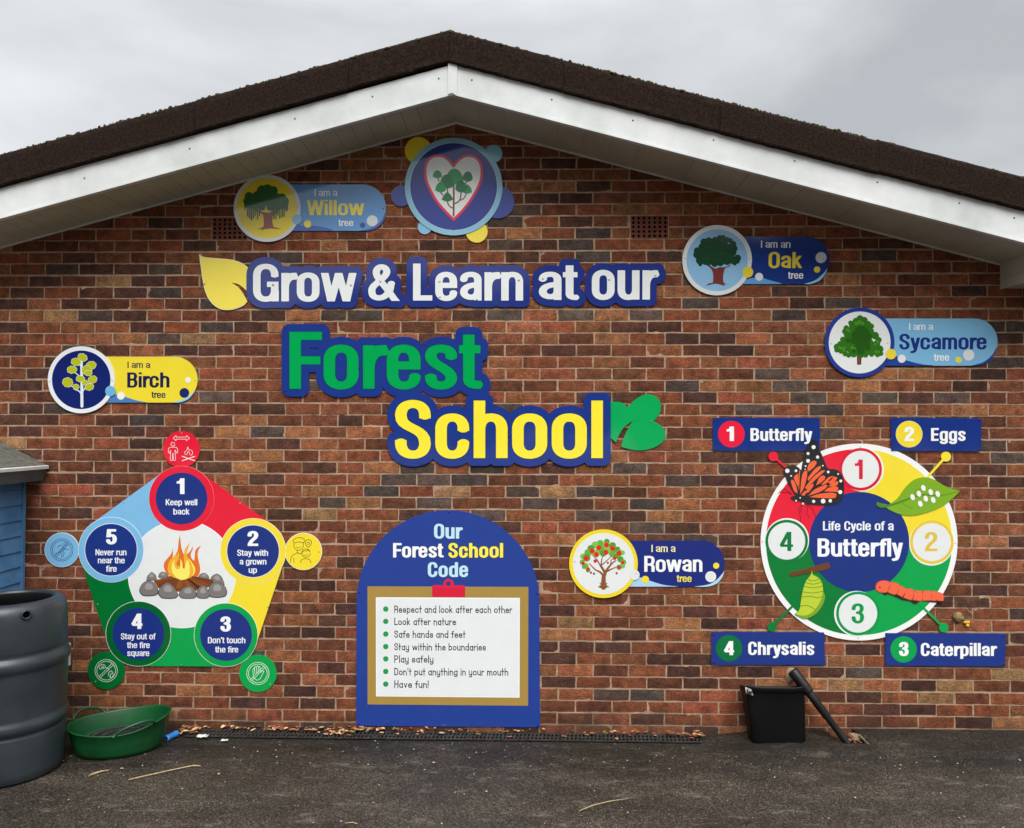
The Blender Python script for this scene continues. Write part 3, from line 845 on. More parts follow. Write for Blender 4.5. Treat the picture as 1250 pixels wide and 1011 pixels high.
# boxed eave at the right end
xL = 2.953; zb0 = 2.806
bx = [([(xL, -OV+.012, zb0), (xL+.012, -OV+.012, zb0), (xL+.012, -OV+.012, zj(xL)-.001), (xL, -OV+.012, zj(xL)-.001)], [(xL, -.006, zb0), (xL+.012, -.006, zb0), (xL+.012, -.006, zj(xL)-.001), (xL, -.006, zj(xL)-.001)]),
      ([(xL+.004, -OV+.012, zb0+.006), (ER, -OV+.012, zb0+.006), (ER, -OV+.012, zb0+.018), (xL+.004, -OV+.012, zb0+.018)], [(xL+.004, -.006, zb0+.006), (ER, -.006, zb0+.006), (ER, -.006, zb0+.018), (xL+.004, -.006, zb0+.018)]),
      ([(xL-.004, -OV, zb0-.004), (ER, -OV, zb0-.004), (ER, -OV, zj(ER)-.008), (xL-.004, -OV, zj(xL)-.008)], [(xL-.004, -OV+.011, zb0-.004), (ER, -OV+.011, zb0-.004), (ER, -OV+.011, zj(ER)-.008), (xL-.004, -OV+.011, zj(xL)-.008)]),
      ([(xL-.006, -OV+.02, zb0+.062), (xL, -OV+.02, zb0+.062), (xL, -OV+.02, zb0+.066), (xL-.006, -OV+.02, zb0+.066)], [(xL-.006, -.006, zb0+.062), (xL, -.006, zb0+.062), (xL, -.006, zb0+.066), (xL-.006, -.006, zb0+.066)])]
v, f = boxes(bx); mesh_obj('eaves_box', v, f, [mSoff], parent=school)

# ================================================================== ground
def ground_mat():
    m, t, b = newmat('wet_asphalt'); lk = t.links.new
    geo = N(t, 'ShaderNodeNewGeometry')
    vo = N(t, 'ShaderNodeTexVoronoi', Scale=190.0); vo2 = N(t, 'ShaderNodeTexVoronoi', Scale=75.0)
    n = N(t, 'ShaderNodeTexNoise', Scale=1.3, Detail=6.0, Roughness=.6); n2 = N(t, 'ShaderNodeTexNoise', Scale=90.0, Detail=5.0, Roughness=.7)
    mp = N(t, 'ShaderNodeMapping'); mp.inputs['Scale'].default_value = (1.0, 2.6, 1)
    sp = N(t, 'ShaderNodeSeparateColor')
    cr = N(t, 'ShaderNodeValToRGB'); e = cr.color_ramp.elements
    e[0].position = 0; e[0].color = (*lin('#1d1915'), 1); e[1].position = 1; e[1].color = (*lin('#756c60'), 1)
    for p_, c_ in ((.45, '#342d26'), (.72, '#483f35'), (.90, '#5a5042')): x = e.new(p_); x.color = (*lin(c_), 1)
    lk(geo.outputs['Position'], vo.inputs['Vector']); lk(vo.outputs['Color'], sp.inputs['Color']); lk(sp.outputs['Red'], cr.inputs['Fac'])
    # damp and dry areas
    lk(geo.outputs['Position'], mp.inputs['Vector']); lk(mp.outputs['Vector'], n.inputs['Vector'])
    rr = N(t, 'ShaderNodeMapRange'); rr.inputs['From Min'].default_value = .38; rr.inputs['From Max'].default_value = .68
    rr.inputs['To Min'].default_value = .66; rr.inputs['To Max'].default_value = 1.3
    lk(n.outputs['Fac'], rr.inputs['Value'])
    vs = N(t, 'ShaderNodeVectorMath', operation='SCALE'); lk(cr.outputs['Color'], vs.inputs[0]); lk(rr.outputs['Result'], vs.inputs['Scale'])
    # pale chalky scuffs
    n5 = N(t, 'ShaderNodeTexNoise', Scale=5.0, Detail=9.0, Roughness=.75)
    r5 = N(t, 'ShaderNodeMapRange'); r5.inputs['From Min'].default_value = .55; r5.inputs['From Max'].default_value = .72; r5.inputs['To Max'].default_value = .62
    mx = N(t, 'ShaderNodeMix', data_type='RGBA'); mx.inputs['B'].default_value = (*lin('#8d867c'), 1)
    lk(mp.outputs['Vector'], n5.inputs['Vector']); lk(n5.outputs['Fac'], r5.inputs['Value']); lk(r5.outputs['Result'], mx.inputs['Factor'])
    lk(vs.outputs['Vector'], mx.inputs['A'])
    sy = N(t, 'ShaderNodeSeparateXYZ'); nw = N(t, 'ShaderNodeTexNoise', Scale=2.2, Detail=7.0, Roughness=.65); ma = N(t, 'ShaderNodeMath', operation='MULTIPLY_ADD'); ma.inputs[1].default_value = 1.3
    rw = N(t, 'ShaderNodeMapRange'); rw.inputs['From Min'].default_value = .05; rw.inputs['From Max'].default_value = .42; rw.inputs['To Max'].default_value = 1.0
    vw = N(t, 'ShaderNodeVectorMath', operation='SCALE'); dk = N(t, 'ShaderNodeMapRange'); dk.inputs['To Min'].default_value = 1.05; dk.inputs['To Max'].default_value = .52
    lk(geo.outputs['Position'], sy.inputs[0]); lk(geo.outputs['Position'], nw.inputs['Vector']); lk(nw.outputs['Fac'], ma.inputs[0]); lk(sy.outputs['Y'], ma.inputs[2]); lk(ma.outputs[0], rw.inputs['Value']); lk(rw.outputs['Result'], dk.inputs['Value'])
    lk(mx.outputs['Result'], vw.inputs[0]); lk(dk.outputs['Result'], vw.inputs['Scale']); lk(vw.outputs['Vector'], b.inputs['Base Color'])
    ro = N(t, 'ShaderNodeMapRange'); ro.inputs['From Min'].default_value = .35; ro.inputs['From Max'].default_value = .7; ro.inputs['To Min'].default_value = .34; ro.inputs['To Max'].default_value = .68
    lk(n.outputs['Fac'], ro.inputs['Value']); lk(ro.outputs['Result'], b.inputs['Roughness'])
    bp = N(t, 'ShaderNodeBump', Strength=1.0, Distance=.006); lk(vo.outputs['Distance'], bp.inputs['Height'])
    bq = N(t, 'ShaderNodeBump', Strength=.8, Distance=.006); lk(n2.outputs['Fac'], bq.inputs['Height']); lk(bp.outputs[0], bq.inputs['Normal']); lk(bq.outputs[0], b.inputs['Normal'])
    b.inputs['Specular IOR Level'].default_value = .35
    return m
mAsph = ground_mat()
def ground():
    v, f = [], []
    # fine patch in view, welded into a wide sheet
    xs = np.concatenate([[-150, -60, -20, -8], np.linspace(-4.2, 4.2, 141), [8, 20, 60, 150]])
    ys = np.concatenate([[-150, -60, -20, -8, -4], np.linspace(-1.9, .12, 41), [4, 12, 60, 150]])
    for y in ys:
        for x in xs:
            z = 0
            if -4 < x < 4 and -1.8 < y < -.25: z = .004*math.sin(x*2.1+y*3)+.003*math.sin(x*5.3-y*4)+random.uniform(-.0012, .0012)
            v.append((x, y, z-.004))
    n = len(xs)
    for j in range(len(ys)-1):
        for i in range(n-1): q = j*n+i; f.append((q, q+1, q+n+1, q+n))
    o = mesh_obj('ground', v, f, [mAsph], smooth=True); o['kind'] = 'structure'
ground()
# lumpy hand-laid asphalt fillet against the right half of the wall, open at the gully
def fillet():
    v, f = [], []
    x0, x1 = on_ground(858, 905)[0], WR+.6
    nx, ny = 150, 16
    for i in range(nx+1):
        x = x0+(x1-x0)*i/nx
        for j in range(ny+1):
            u = j/ny
            wob = .02*math.sin(x*4.1)+.012*math.sin(x*9.7+1)
            y = -(.30+wob)*(1-u)+.004*u
            ramp = min(1, (x-x0)/.5)
            z = (-.004+.034*u**.9+.024*math.sin(min(1, u*9)*math.pi/2)*min(1, u*12)+.004*math.sin(x*13+u*7)*math.sin(u*math.pi)+random.uniform(-.002, .002)*min(1, u*6))*ramp-.003*(1-ramp)
            if u == 0: z = -.012
            v.append((x, y, z))
    for i in range(nx):
        for j in range(ny):
            q = i*(ny+1)+j
            cx = sum(v[k][0] for k in (q, q+ny+1))/2; cy = v[q][1]
            if 1.83+.25*(-cy) < cx < 2.00+.3*(-cy) and cy > -.20: continue
            f.append((q, q+ny+1, q+ny+2, q+1))
    o = mesh_obj('asphalt_fillet', v, f, [mAsph], smooth=True); o['kind'] = 'structure'
fillet()

# ================================================================== signs on the wall
# ---- headline
def word(label, s, x0, x1, base, cap, col, r, foot, scr, scrm, stem=.195, back=9, base2=None, name='word_sign', tilt=0.0):
    t_ = sign(name, label, foot, grp='cut out words of the headline', tilt=tilt)
    sh = text(s, x0, x1, base, cap, stem, h=.28, base2=base2)
    bk = dilate(sh, r)
    plate('backing_panel', t_, (bk, NAVY2 if col == WHT else NAVY, back, back+5))
    o = [[l for l in s_] for s_ in dilate(sh, .55, .2)]
    plate('lettering', t_, (o, DNAVY, back+4.8, back+5.3), (sh, col, back+5.2, back+5.8))
    screws(t_, scr, back+5.8 if col == WHT else back+5.0, scrm, 1.5 if col == WHT else 1.25)
    return t_
f2, f3, f1 = fY, Z(520, 300, 3.61), Z(270, 150, 3.289)
word('navy cut out panel reading Grow in white, beside the yellow leaf', 'Grow', 308.9, 435.3, 368.0, 45.4, WHT, 8.2, (372, 375), f2((417, 193), (800, 194)), MSTEEL)
word('navy cut out panel with a white ampersand between the words Grow and Learn', '&', 449.6, 486.5, 367.4, 45.2, WHT, 8.2, (468, 375), f2((945, 176)), MSTEEL, back=9.5)
word('navy cut out panel reading Learn in white', 'Learn', 504.2, 638.6, 367.0, 45.2, WHT, 8.2, (571, 375), f3((60, 158), (60, 226), (224, 237), (409, 152))[:] , MSTEEL)
word('navy cut out panel reading at in white', 'at', 657.7, 705.4, 366.3, 44.3, WHT, 8.2, (682, 374), f3((516, 145)), MSTEEL, back=9.5, tilt=1.1)
word('navy cut out panel reading our in white, last word of the top line', 'our', 722.4, 803.0, 365.8, 46.5, WHT, 8.2, (762, 374), f3((807, 150), (1010, 130)), MSTEEL, tilt=1.5)
word('navy cut out panel reading Forest in large green letters', 'Forest', 353.4, 587.2, 474.8, 69.6, '#00a551', 9.6, (470, 484), f2((480, 402), (477, 714), (840, 600), (1147, 487), (1166, 487), (1147, 737), (1166, 737)), MBLACKSCREW, tilt=.3)
word('navy cut out panel reading School in large yellow letters', 'School', 482.2, 736, 559.3, 70.2, '#fbe93b', 9.6, (610, 568), f3((368, 840), (-40, 1), (-20, 960)), MBLACKSCREW, back=12)
def leaf_sign(label, pts, col, scr, foot, edge):
    t_ = sign('leaf_sign', label, foot, grp='leaf cut outs beside the headline')
    plate('leaf_panel', t_, (smooth(pts), '#f4f0d0' if edge else '#1f9a4f', 8, 12.2), (smooth(np.array(pts)*1.0+(np.mean(pts, 0)-np.array(pts))*.018), col, 12, 12.6))
    screws(t_, scr, 12.6, mottled('screw_'+('gold' if edge else 'green'), '#a8842a' if edge else '#4d7a2e', '#caa640' if edge else '#7ba04e', 40, .4, .1, metal=.5))
leaf_sign('yellow pointed leaf cut out at the start of the headline', f2((53,42),(78,56),(140,62),(205,68),(255,82),(290,105),(312,140),(312,200),(290,225),(262,200),(238,187),(210,182),(240,200),(265,230),(290,275),(270,295),(232,311),(190,317),(150,309),(112,280),(86,235),(72,180),(62,115)), '#f5e04a', f2((80, 189)), (275, 378), True)
leaf_sign('green two lobed leaf cut out beside the word School', f3((800,690),(840,688),(866,694),(889,712),(920,680),(955,660),(990,656),(1020,670),(1035,700),(1031,735),(1004,774),(1032,790),(1052,815),(1054,842),(1040,868),(1005,890),(955,902),(905,899),(860,887),(872,845),(890,808),(912,772),(880,793),(855,825),(836,868),(818,852),(800,850)), '#0aa757', f3((991, 776)), (775, 550), False)

# ---- school emblem
def emblem():
    f = Z(490, 160, 7.2214)
    t_ = sign('round_emblem_sign', 'round navy sign with trees in a red heart, topmost under the gable apex', (555, 295))
    lb, nv = '#8cc3dc', '#303f92'
    p = Plate()
    for c, r, col in (((150, 172), 120, '#f0d930'), ((812, 200), 78, '#8cc3dc'), ((0, 572), 92, '#3a4a9a'), ((850, 627), 144, '#3a4a9a'), ((206, 850), 60, '#86bfe6'), ((664, 888), 96, '#f5df48')):
        q = Plate(); q.add(circ(f(c)[0], r/f.s), col, 8, 12); o = q.build('bubble', t_)
    c0 = f((460, 490))[0]
    d_ = plate('disc', t_, (circ(c0, 430/f.s), lb, 12.3, 17), (circ(c0, 386/f.s), '#d8ecf3', 16.8, 17.3), (circ(c0, 383/f.s), nv, 17.2, 17.6))
    heart = f((460,312),(500,262),(545,228),(600,218),(655,235),(695,285),(708,350),(700,430),(668,510),(610,610),(540,700),(460,780),(380,700),(305,610),(250,510),(218,430),(210,350),(222,285),(262,235),(318,218),(375,228),(420,262))
    hs = smooth(heart); ct = f((460, 490))[0]
    inn = strokes([(np.vstack([hs, hs[:1]]), 3.1)], .15)
    outl = [[inn[0][0]]]
    plate('heart', d_, (outl, '#e5314e', 17.5, 18.0), ([[inn[0][1]]], '#eef0ee', 17.9, 18.3))
    br = strokes([(f((461, 480), (462, 600), (460, 745)), 2.2), (smooth(f((405, 620), (415, 650), (435, 672), (458, 680)), False), 1.5), (smooth(f((470, 640), (505, 622), (521, 590), (525, 545)), False), 1.6), (smooth(f((510, 612), (540, 602), (560, 580), (572, 550)), False), 1.4),
                  (smooth(f((320, 415), (332, 440)), False), 1.4), (smooth(f((345, 540), (365, 565)), False), 1.5), (f((405, 500), (408, 545)), 1.5), (f((580, 440), (560, 470)), 1.5)], .12)
    plate('branches', d_, (br, '#7b4a3c', 18.2, 18.6))
    k = 0
    for pts, col in (([(465,332),(510,350),(540,400),(545,440),(510,460),(460,475),(410,460),(400,400),(425,350)], '#2e9a55'), ([(316,346),(345,362),(360,402),(316,418),(275,400),(290,362)], '#2e9a55'),
                     ([(402,382),(440,400),(460,470),(445,495),(400,507),(365,490),(345,445),(365,400)], '#2c7a4d'), ([(345,446),(375,470),(392,520),(345,542),(296,522),(312,475)], '#2e9a55'),
                     ([(586,356),(615,375),(628,420),(600,445),(560,440),(540,415),(555,375)], '#2c7a4d'), ([(580,470),(612,500),(622,540),(585,552),(545,540),(550,490)], '#2e9a55'),
                     ([(525,434),(560,460),(580,510),(545,540),(500,535),(475,505),(495,450)], '#2c7a4d'), ([(402,540),(432,560),(458,604),(405,622),(354,604),(375,565)], '#2c7a4d')):
        plate('tree_crown', d_, (smooth(f(*pts), sharp=85), col, 18.5+k*.08, 19.0+k*.08)); k += 1
    screws(t_, f((86, 482), (830, 482), (462, 867)), 17.6, MBLACKSCREW, .9)
emblem()

# ---- tree name plaques: pill shaped plaque behind a raised round picture
def plaque(label, f, disc, r_out, r_in, ring_col, face_col, x_left, y0, y1, x_right, col, wave_l, wave_r, wl, wr, lines, balls, scr, pic, foot, joint, tilt=0.0):
    t_ = sign('tree_name_sign', label, foot, grp='tree name signs', tilt=tilt)
    h_ = (y1-y0)/2; cy = (y0+y1)/2; cx = x_right-h_
    a = np.linspace(-np.pi/2, np.pi/2, 40)
    out = np.vstack([[(x_left, y0)], np.stack([cx+h_*np.cos(a), cy+h_*np.sin(a)], 1), [(x_left, y1)]])
    pn = Plate(); pn.add(f(*out), col, 8, 12)
    if wave_l is not None: pn.add(smooth(f(*wave_l), sharp=40), wl, 11.9, 12.4)
    if wave_r is not None: pn.add(smooth(f(*wave_r), sharp=40), wr, 11.9, 12.4)
    pno = pn.build('name_panel', t_)
    for s_, xa, xb, base, top, c_, st in lines:
        q = f((xa, base), (xb, top))
        plate('lettering', pno, (text(s_, q[0, 0], q[1, 0], q[0, 1], q[0, 1]-q[1, 1], st), c_, 12.3, 12.9))
    c0 = f(disc)[0]
    d_ = plate('picture_disc', t_, (circ(c0, r_out/f.s), ring_col, 12.2, 17), (circ(c0, r_in/f.s), face_col, 16.9, 17.4))
    pic(f, d_)
    for c, r, c_ in balls:
        on_disc = math.hypot(c[0]-disc[0], c[1]-disc[1]) < r_out+r*.9
        plate('bubble', t_, (circ(f(c)[0], r/f.s), c_, 17.2 if on_disc else 12.2, 18.2 if on_disc else 12.9))
    screws(t_, f(*scr[:-1]), 17.3, MSTEEL, .85); screws(t_, f(scr[-1]), 12.6, MSTEEL if joint is None else joint, .8)
def willow(f0, d_):
    f = Z(280, 200, 6.25)
    plate('trunk', d_, (smooth(f((255,385),(225,372),(190,352),(182,335),(215,350),(240,362),(262,370),(285,372),(310,372),(335,345),(352,342),(345,362),(375,352),(378,368),(350,385),(330,400),(328,440),(335,480),(365,490),(400,496),(365,498),(325,494),(300,496),(265,500),(240,516),(250,498),(205,496),(245,488),(262,475),(262,430)), sharp=50), '#96503f', 17.3, 17.8))
    ds = [(f((x, y))[0][0], f((x, y))[0][1], r/6.25) for x, y, r in [(250,205,40),(290,195,38),(335,205,34),(215,245,38),(150,250,34),(135,285,30),(180,270,40),(230,270,45),(300,270,55),(360,265,40),(400,262,35),(425,280,28),(430,300,22),(160,310,34),(200,325,28),(250,330,26),(310,330,28),(370,325,32),(410,320,26)]]
    segs = [(*f((x, 300))[0], *f((x, yb))[0], w/6.25, False, False, None) for x, yb, w in [(118,350,5),(140,400,6),(155,415,5),(170,428,6),(185,410,5),(200,392,5),(215,420,4),(230,395,5),(340,420,5),(355,418,5),(370,392,5),(385,415,5),(403,405,6),(418,400,5),(432,360,5),(442,352,5),(128,330,8)]]
    plate('crown', d_, (_field(segs, .2, .2, ds), '#28602f', 17.6, 18.1))
def oak(f, d_):
    plate('trunk', d_, (smooth(f((270,395),(245,378),(280,385),(300,400),(322,405),(345,395),(385,395),(410,385),(432,375),(415,392),(390,402),(378,425),(372,470),(375,500),(392,515),(415,521),(380,518),(385,532),(355,522),(320,515),(290,520),(243,530),(270,512),(298,508),(300,460),(292,420)), sharp=50), '#7a3a36', 17.3, 17.8))
    B_ = [(180,305,27),(180,275,22),(205,345,32),(205,375,14),(230,215,26),(215,250,25),(265,205,24),(310,200,22),(345,190,24),(368,182,18),(395,200,22),(420,205,18),(440,230,24),(452,262,22),(440,290,26),(475,330,25),(470,350,22),(440,345,28),(455,372,12),(400,350,30),(350,360,28),(310,370,24),(265,362,22),(240,360,20),(250,290,60),(320,270,75),(380,280,60),(300,330,50),(400,310,50),(220,300,40),(350,230,45),(290,230,40)]
    plate('crown', d_, (blobs([(*f((x, y))[0], r/f.s) for x, y, r in B_]), '#1f4630', 17.6, 18.1),
          (strokes([(smooth(f(*q), False), .55) for q in ([(230,260),(260,245),(280,255),(300,240)], [(300,300),(330,310),(345,295),(380,300)], [(370,215),(390,235),(415,235)], [(400,340),(425,320),(445,322)], [(230,335),(255,325),(270,340)], [(310,345),(335,340),(350,350)])], .12), '#2f6042', 18.0, 18.3))
def sycamore(f, d_):
    plate('trunk', d_, (f((268, 355), (296, 355), (294, 410), (270, 410)), '#6e3b2c', 17.3, 17.8), (f((278, 355), (286, 355), (285, 408), (279, 408)), '#884c38', 17.7, 18.0))
    B_ = [(285,140,20),(262,155,20),(310,150,20),(230,165,14),(245,180,24),(330,175,22),(352,185,16),(205,195,16),(198,215,18),(215,235,24),(350,215,18),(375,240,22),(395,265,18),(385,285,20),(185,262,16),(170,290,18),(150,305,18),(150,325,14),(175,330,16),(200,345,16),(220,355,14),(250,345,22),(290,350,22),(320,355,14),(355,350,14),(390,350,16),(410,345,14),(400,320,24),(360,320,35),(310,300,60),(250,300,50),(210,290,40),(280,220,65),(320,230,45),(240,240,40),(280,180,40)]
    plate('crown', d_, (blobs([(*f((x, y))[0], r/f.s) for x, y, r in B_]), '#33711f', 17.6, 18.1),
          (blobs([(*f((x, y))[0], r/f.s) for x, y, r in [(280,210,25),(300,205,22),(320,220,20),(330,245,25),(300,250,40),(260,240,25),(250,270,20),(285,290,30),(320,280,25),(290,330,24),(250,330,12),(215,270,14),(330,310,18)]]), '#285a1a', 18.0, 18.4),
          (blobs([(*f((x, y))[0], r/f.s) for x, y, r in [(265,168,12),(282,160,12),(300,168,10),(210,205,9),(222,212,8),(390,275,9),(375,290,8),(165,310,9),(180,318,8),(195,312,8),(380,335,9),(395,335,8),(240,310,9),(255,318,8)]]), '#4a8f2c', 18.0, 18.4))
def birch(f, d_):
    plate('trunk', d_, (strokes([(f((338, 240), (340, 400), (341, 545)), (3.0, 3.2, 3.8)), (f((340, 465), (320, 440), (285, 425)), 1.2), (f((320, 440), (285, 412), (250, 398)), 1.2), (f((342, 450), (365, 415), (395, 385)), 1.3), (f((365, 415), (395, 412)), 1.1), (f((338, 350), (315, 330), (290, 310)), 1.1), (f((340, 320), (365, 295)), 1.1), (f((338, 270), (315, 250)), 1.1), (f((341, 400), (360, 385)), 1.1)], .1), '#dfe8f2', 17.3, 17.8))
    k = 0
    for c, rx, ry, a in (((345,207),38,24,25),((300,238),38,24,10),((405,262),38,26,-10),((272,292),38,24,-5),((375,295),35,30,0),((385,315),30,18,0),((242,380),36,30,15),((330,355),35,20,0),((415,360),32,24,-15),((362,382),24,16,-10),((300,410),24,16,15),((393,412),32,22,-15)):
        g = [(*f((c[0]+rx*.55*math.cos(q)*math.cos(R(a))-ry*.55*math.sin(q)*math.sin(R(a)), c[1]+rx*.55*math.cos(q)*math.sin(R(a))+ry*.55*math.sin(q)*math.cos(R(a))))[0], ry*.55/f.s) for q in np.linspace(0, 2*np.pi, 8)[:-1]]+[(*f(c)[0], ry*.6/f.s)]
        sh = blobs(g, .12)
        plate('leaf_clump', d_, (dilate(sh, .35, .15), '#e6ecd8', 17.6+k*.1, 18.0+k*.1), (sh, '#b5bd20', 17.95+k*.1, 18.05+k*.1)); k += 1
def rowan(f, d_):
    plate('trunk', d_, (strokes([(smooth(f((322,492),(322,460),(324,420),(332,395),(300,340)), False), np.linspace(7, 2.4, 25)), (smooth(f((325,420),(300,390),(265,372),(225,330)), False), np.linspace(3, 1, 19)), (smooth(f((330,400),(355,360),(385,325),(410,310)), False), np.linspace(3.4, 1, 19)), (smooth(f((345,385),(385,365),(425,350)), False), np.linspace(2.2, .9, 13)), (f((305,345),(310,300),(318,280)), (2, 1, .9)), (smooth(f((310,340),(345,310),(370,285)), False), np.linspace(1.6, .8, 13)), (f((300,345),(275,300),(245,270)), (1.8, 1.1, .9)), (f((370,345),(375,305),(395,290)), (1.4, 1, .8)), (f((300,470),(318,478),(290,492)), 1.6), (f((345,470),(330,478),(355,492)), 1.6), (f((308, 480), (300, 496)), 1.5), (f((335, 480), (342, 496)), 1.5)], .12), '#8a5430', 17.3, 17.8))
    cr = [(345,178,20),(300,190,24),(265,200,24),(235,225,24),(215,255,26),(180,280,20),(205,290,26),(175,320,18),(200,345,20),(215,375,16),(190,350,18),(340,205,26),(385,205,24),(395,230,24),(360,240,26),(420,230,18),(430,255,24),(455,255,16),(440,300,22),(460,320,20),(455,345,18),(430,355,18),(300,235,30),(270,260,26),(320,260,22),(385,265,22),(250,250,22),(410,280,16)]
    p = Plate()
    for i, (x, y, r) in enumerate(cr): p.add(circ(f((x, y))[0], r/f.s, 16), ['#4f9a2e', '#63ad38', '#7fc04a'][i % 3], 17.6, 17.9+.02*i)
    p.build('crown', d_)
    p = Plate()
    for i, (x, y) in enumerate([(203,293),(243,243),(290,220),(343,200),(385,225),(338,252),(273,267),(265,312),(430,258),(400,293),(455,323),(430,357),(180,328),(215,367)]):
        c = f((x, y))[0]; r = (20 if i < 7 or i == 8 else 14)/f.s
        p.add(np.array([(c[0]+r*(1 if k % 2 else .82)*math.cos(k*math.pi/6+i), c[1]+r*(1 if k % 2 else .82)*math.sin(k*math.pi/6+i)) for k in range(12)]), '#d92527', 18.4, 18.7)
    for x, y in [(235, 393), (256, 400), (352, 325), (413, 397)]: p.add(circ(f((x, y))[0], 1.4, 10), '#7a2a26', 17.6, 18.0)
    p.build('berries', d_)
FJ, FK, FL_, FI = Z(820, 260, 5.952), Z(990, 360, 4.808), Z(40, 400, 5.682), Z(680, 630, 5.682)
FW = Z(280, 200, 6.25)
GREY = '#dfe2e3'
plaque('light blue plaque reading I am a Willow tree, with willow on yellow disc', FW, (288, 340), 256, 230, '#d3d8dc', '#ecd432', 440, 158, 512, 1194, '#5f97cf',
       [(440,512),(440,480),(560,470),(700,480),(800,508),(760,512)], [(990,512),(1080,490),(1150,445),(1192,370),(1180,430),(1130,485),(1070,508)], '#4063b0', '#3d5cab',
       [('I am a', 650, 823, 247, 195, '#eef1f2', .15), ('Willow', 590, 1030, 393, 276, '#f0dc4a', .19), ('tree', 832, 945, 475, 424, '#eef1f2', .17)],
       [((515, 424), 38, '#8ab4d6'), ((597, 460), 28, '#f0dc4a'), ((1016, 469), 20, '#33478f'), ((1090, 435), 42, '#d9dddf')], [(42, 355), (522, 328), (1174, 341)], willow, (375, 285), MBLACKSCREW)
plaque('navy plaque reading I am an Oak tree, with oak on pale blue disc', FJ, (327, 346), 252, 222, GREY, '#8fbfe3', 500, 176, 517, 1140, '#203a86',
       [(490,517),(530,490),(575,475),(640,470),(720,492),(800,512),(790,516)], [(960,516),(1040,490),(1100,440),(1126,405),(1115,440),(1075,490),(1010,516)], '#6aa3da', '#9fd0ee',
       [('I am an', 643, 857, 257, 205, '#f0f2f2', .15), ('Oak', 700, 945, 402, 287, '#f2dc45', .19), ('tree', 843, 953, 478, 428, '#f0f2f2', .17)],
       [((551, 431), 39, '#eed83d'), ((633, 465), 29, '#e3e6e8'), ((1080, 327), 40, '#d5d9dc'), ((1053, 413), 23, '#f0da40')], [(95, 330), (562, 335), (1098, 338)], oak, (920, 355), None, 3.2)
plaque('light blue plaque reading I am a Sycamore tree, with sycamore on white disc', FK, (284, 280), 204, 181, '#2a3f93', '#e6eae8', 420, 140, 416, 1093, '#7fb9df',
       [(420,416),(440,385),(500,360),(560,385),(650,407),(720,414),(700,416)], [(940,415),(1010,395),(1060,355),(1088,305),(1080,340),(1050,385),(1010,408),(975,415)], '#2c4797', '#2c4797',
       [('I am a', 573, 713, 207, 167, '#eef2f4', .15), ('Sycamore', 517, 1028, 320, 230, '#223580', .19), ('tree', 720, 810, 387, 346, '#eef2f4', .17)],
       [((468, 348), 31, '#efd93e'), ((532, 375), 24, '#e8eaec'), ((924, 354), 33, '#dde0e2'), ((865, 382), 18, '#f0da40')], [(118, 287), (448, 283), (1078, 281)], sycamore, (1110, 455), None, 1.2)
plaque('yellow plaque reading I am a Birch tree, with birch on navy disc', FL_, (336, 362), 232, 203, '#e8ebee', '#16246a', 480, 203, 520, 1143, '#efda38',
       [(480,520),(520,480),(565,462),(640,480),(720,505),(800,519),(760,520)], [(970,519),(1050,495),(1110,450),(1128,425),(1118,450),(1080,495),(1020,519)], '#4c7fbe', '#8fcdf0',
       [('I am a', 657, 813, 280, 236, '#1f2550', .15), ('Birch', 655, 948, 415, 311, '#1b2150', .19), ('tree', 823, 920, 487, 443, '#1f2550', .17)],
       [((538, 440), 36, '#6fb4e0'), ((611, 473), 27, '#f0f0ea'), ((1076, 364), 20, '#f0f0e8'), ((1051, 453), 34, '#1f2a66')], [(118, 374), (551, 366), (1127, 362)], birch, (150, 500), None)
plaque('navy plaque reading I am a Rowan tree, with red berried tree on white disc', FI, (322, 331), 238, 213, '#f2d728', '#e4e8e6', 470, 172, 490, 1162, '#15297a',
       [(470,490),(520,440),(570,425),(640,448),(740,478),(840,488),(800,490)], [(950,490),(1050,475),(1110,440),(1160,382),(1145,425),(1105,470),(1040,490)], '#a8d0ee', '#b5d9ef',
       [('I am a', 655, 820, 250, 200, '#f5ecb0', .15), ('Rowan', 605, 1008, 387, 277, '#f4f5f3', .19), ('tree', 830, 933, 457, 409, '#f3e04a', .17)],
       [((537, 409), 36, '#dfe3e1'), ((612, 441), 26, '#f3d92e'), ((1104, 345), 21, '#f5df30'), ((1066, 421), 38, '#e3e6e6')], [(123, 316), (548, 398), (1150, 327)], rowan, (790, 725), MBLACKSCREW)

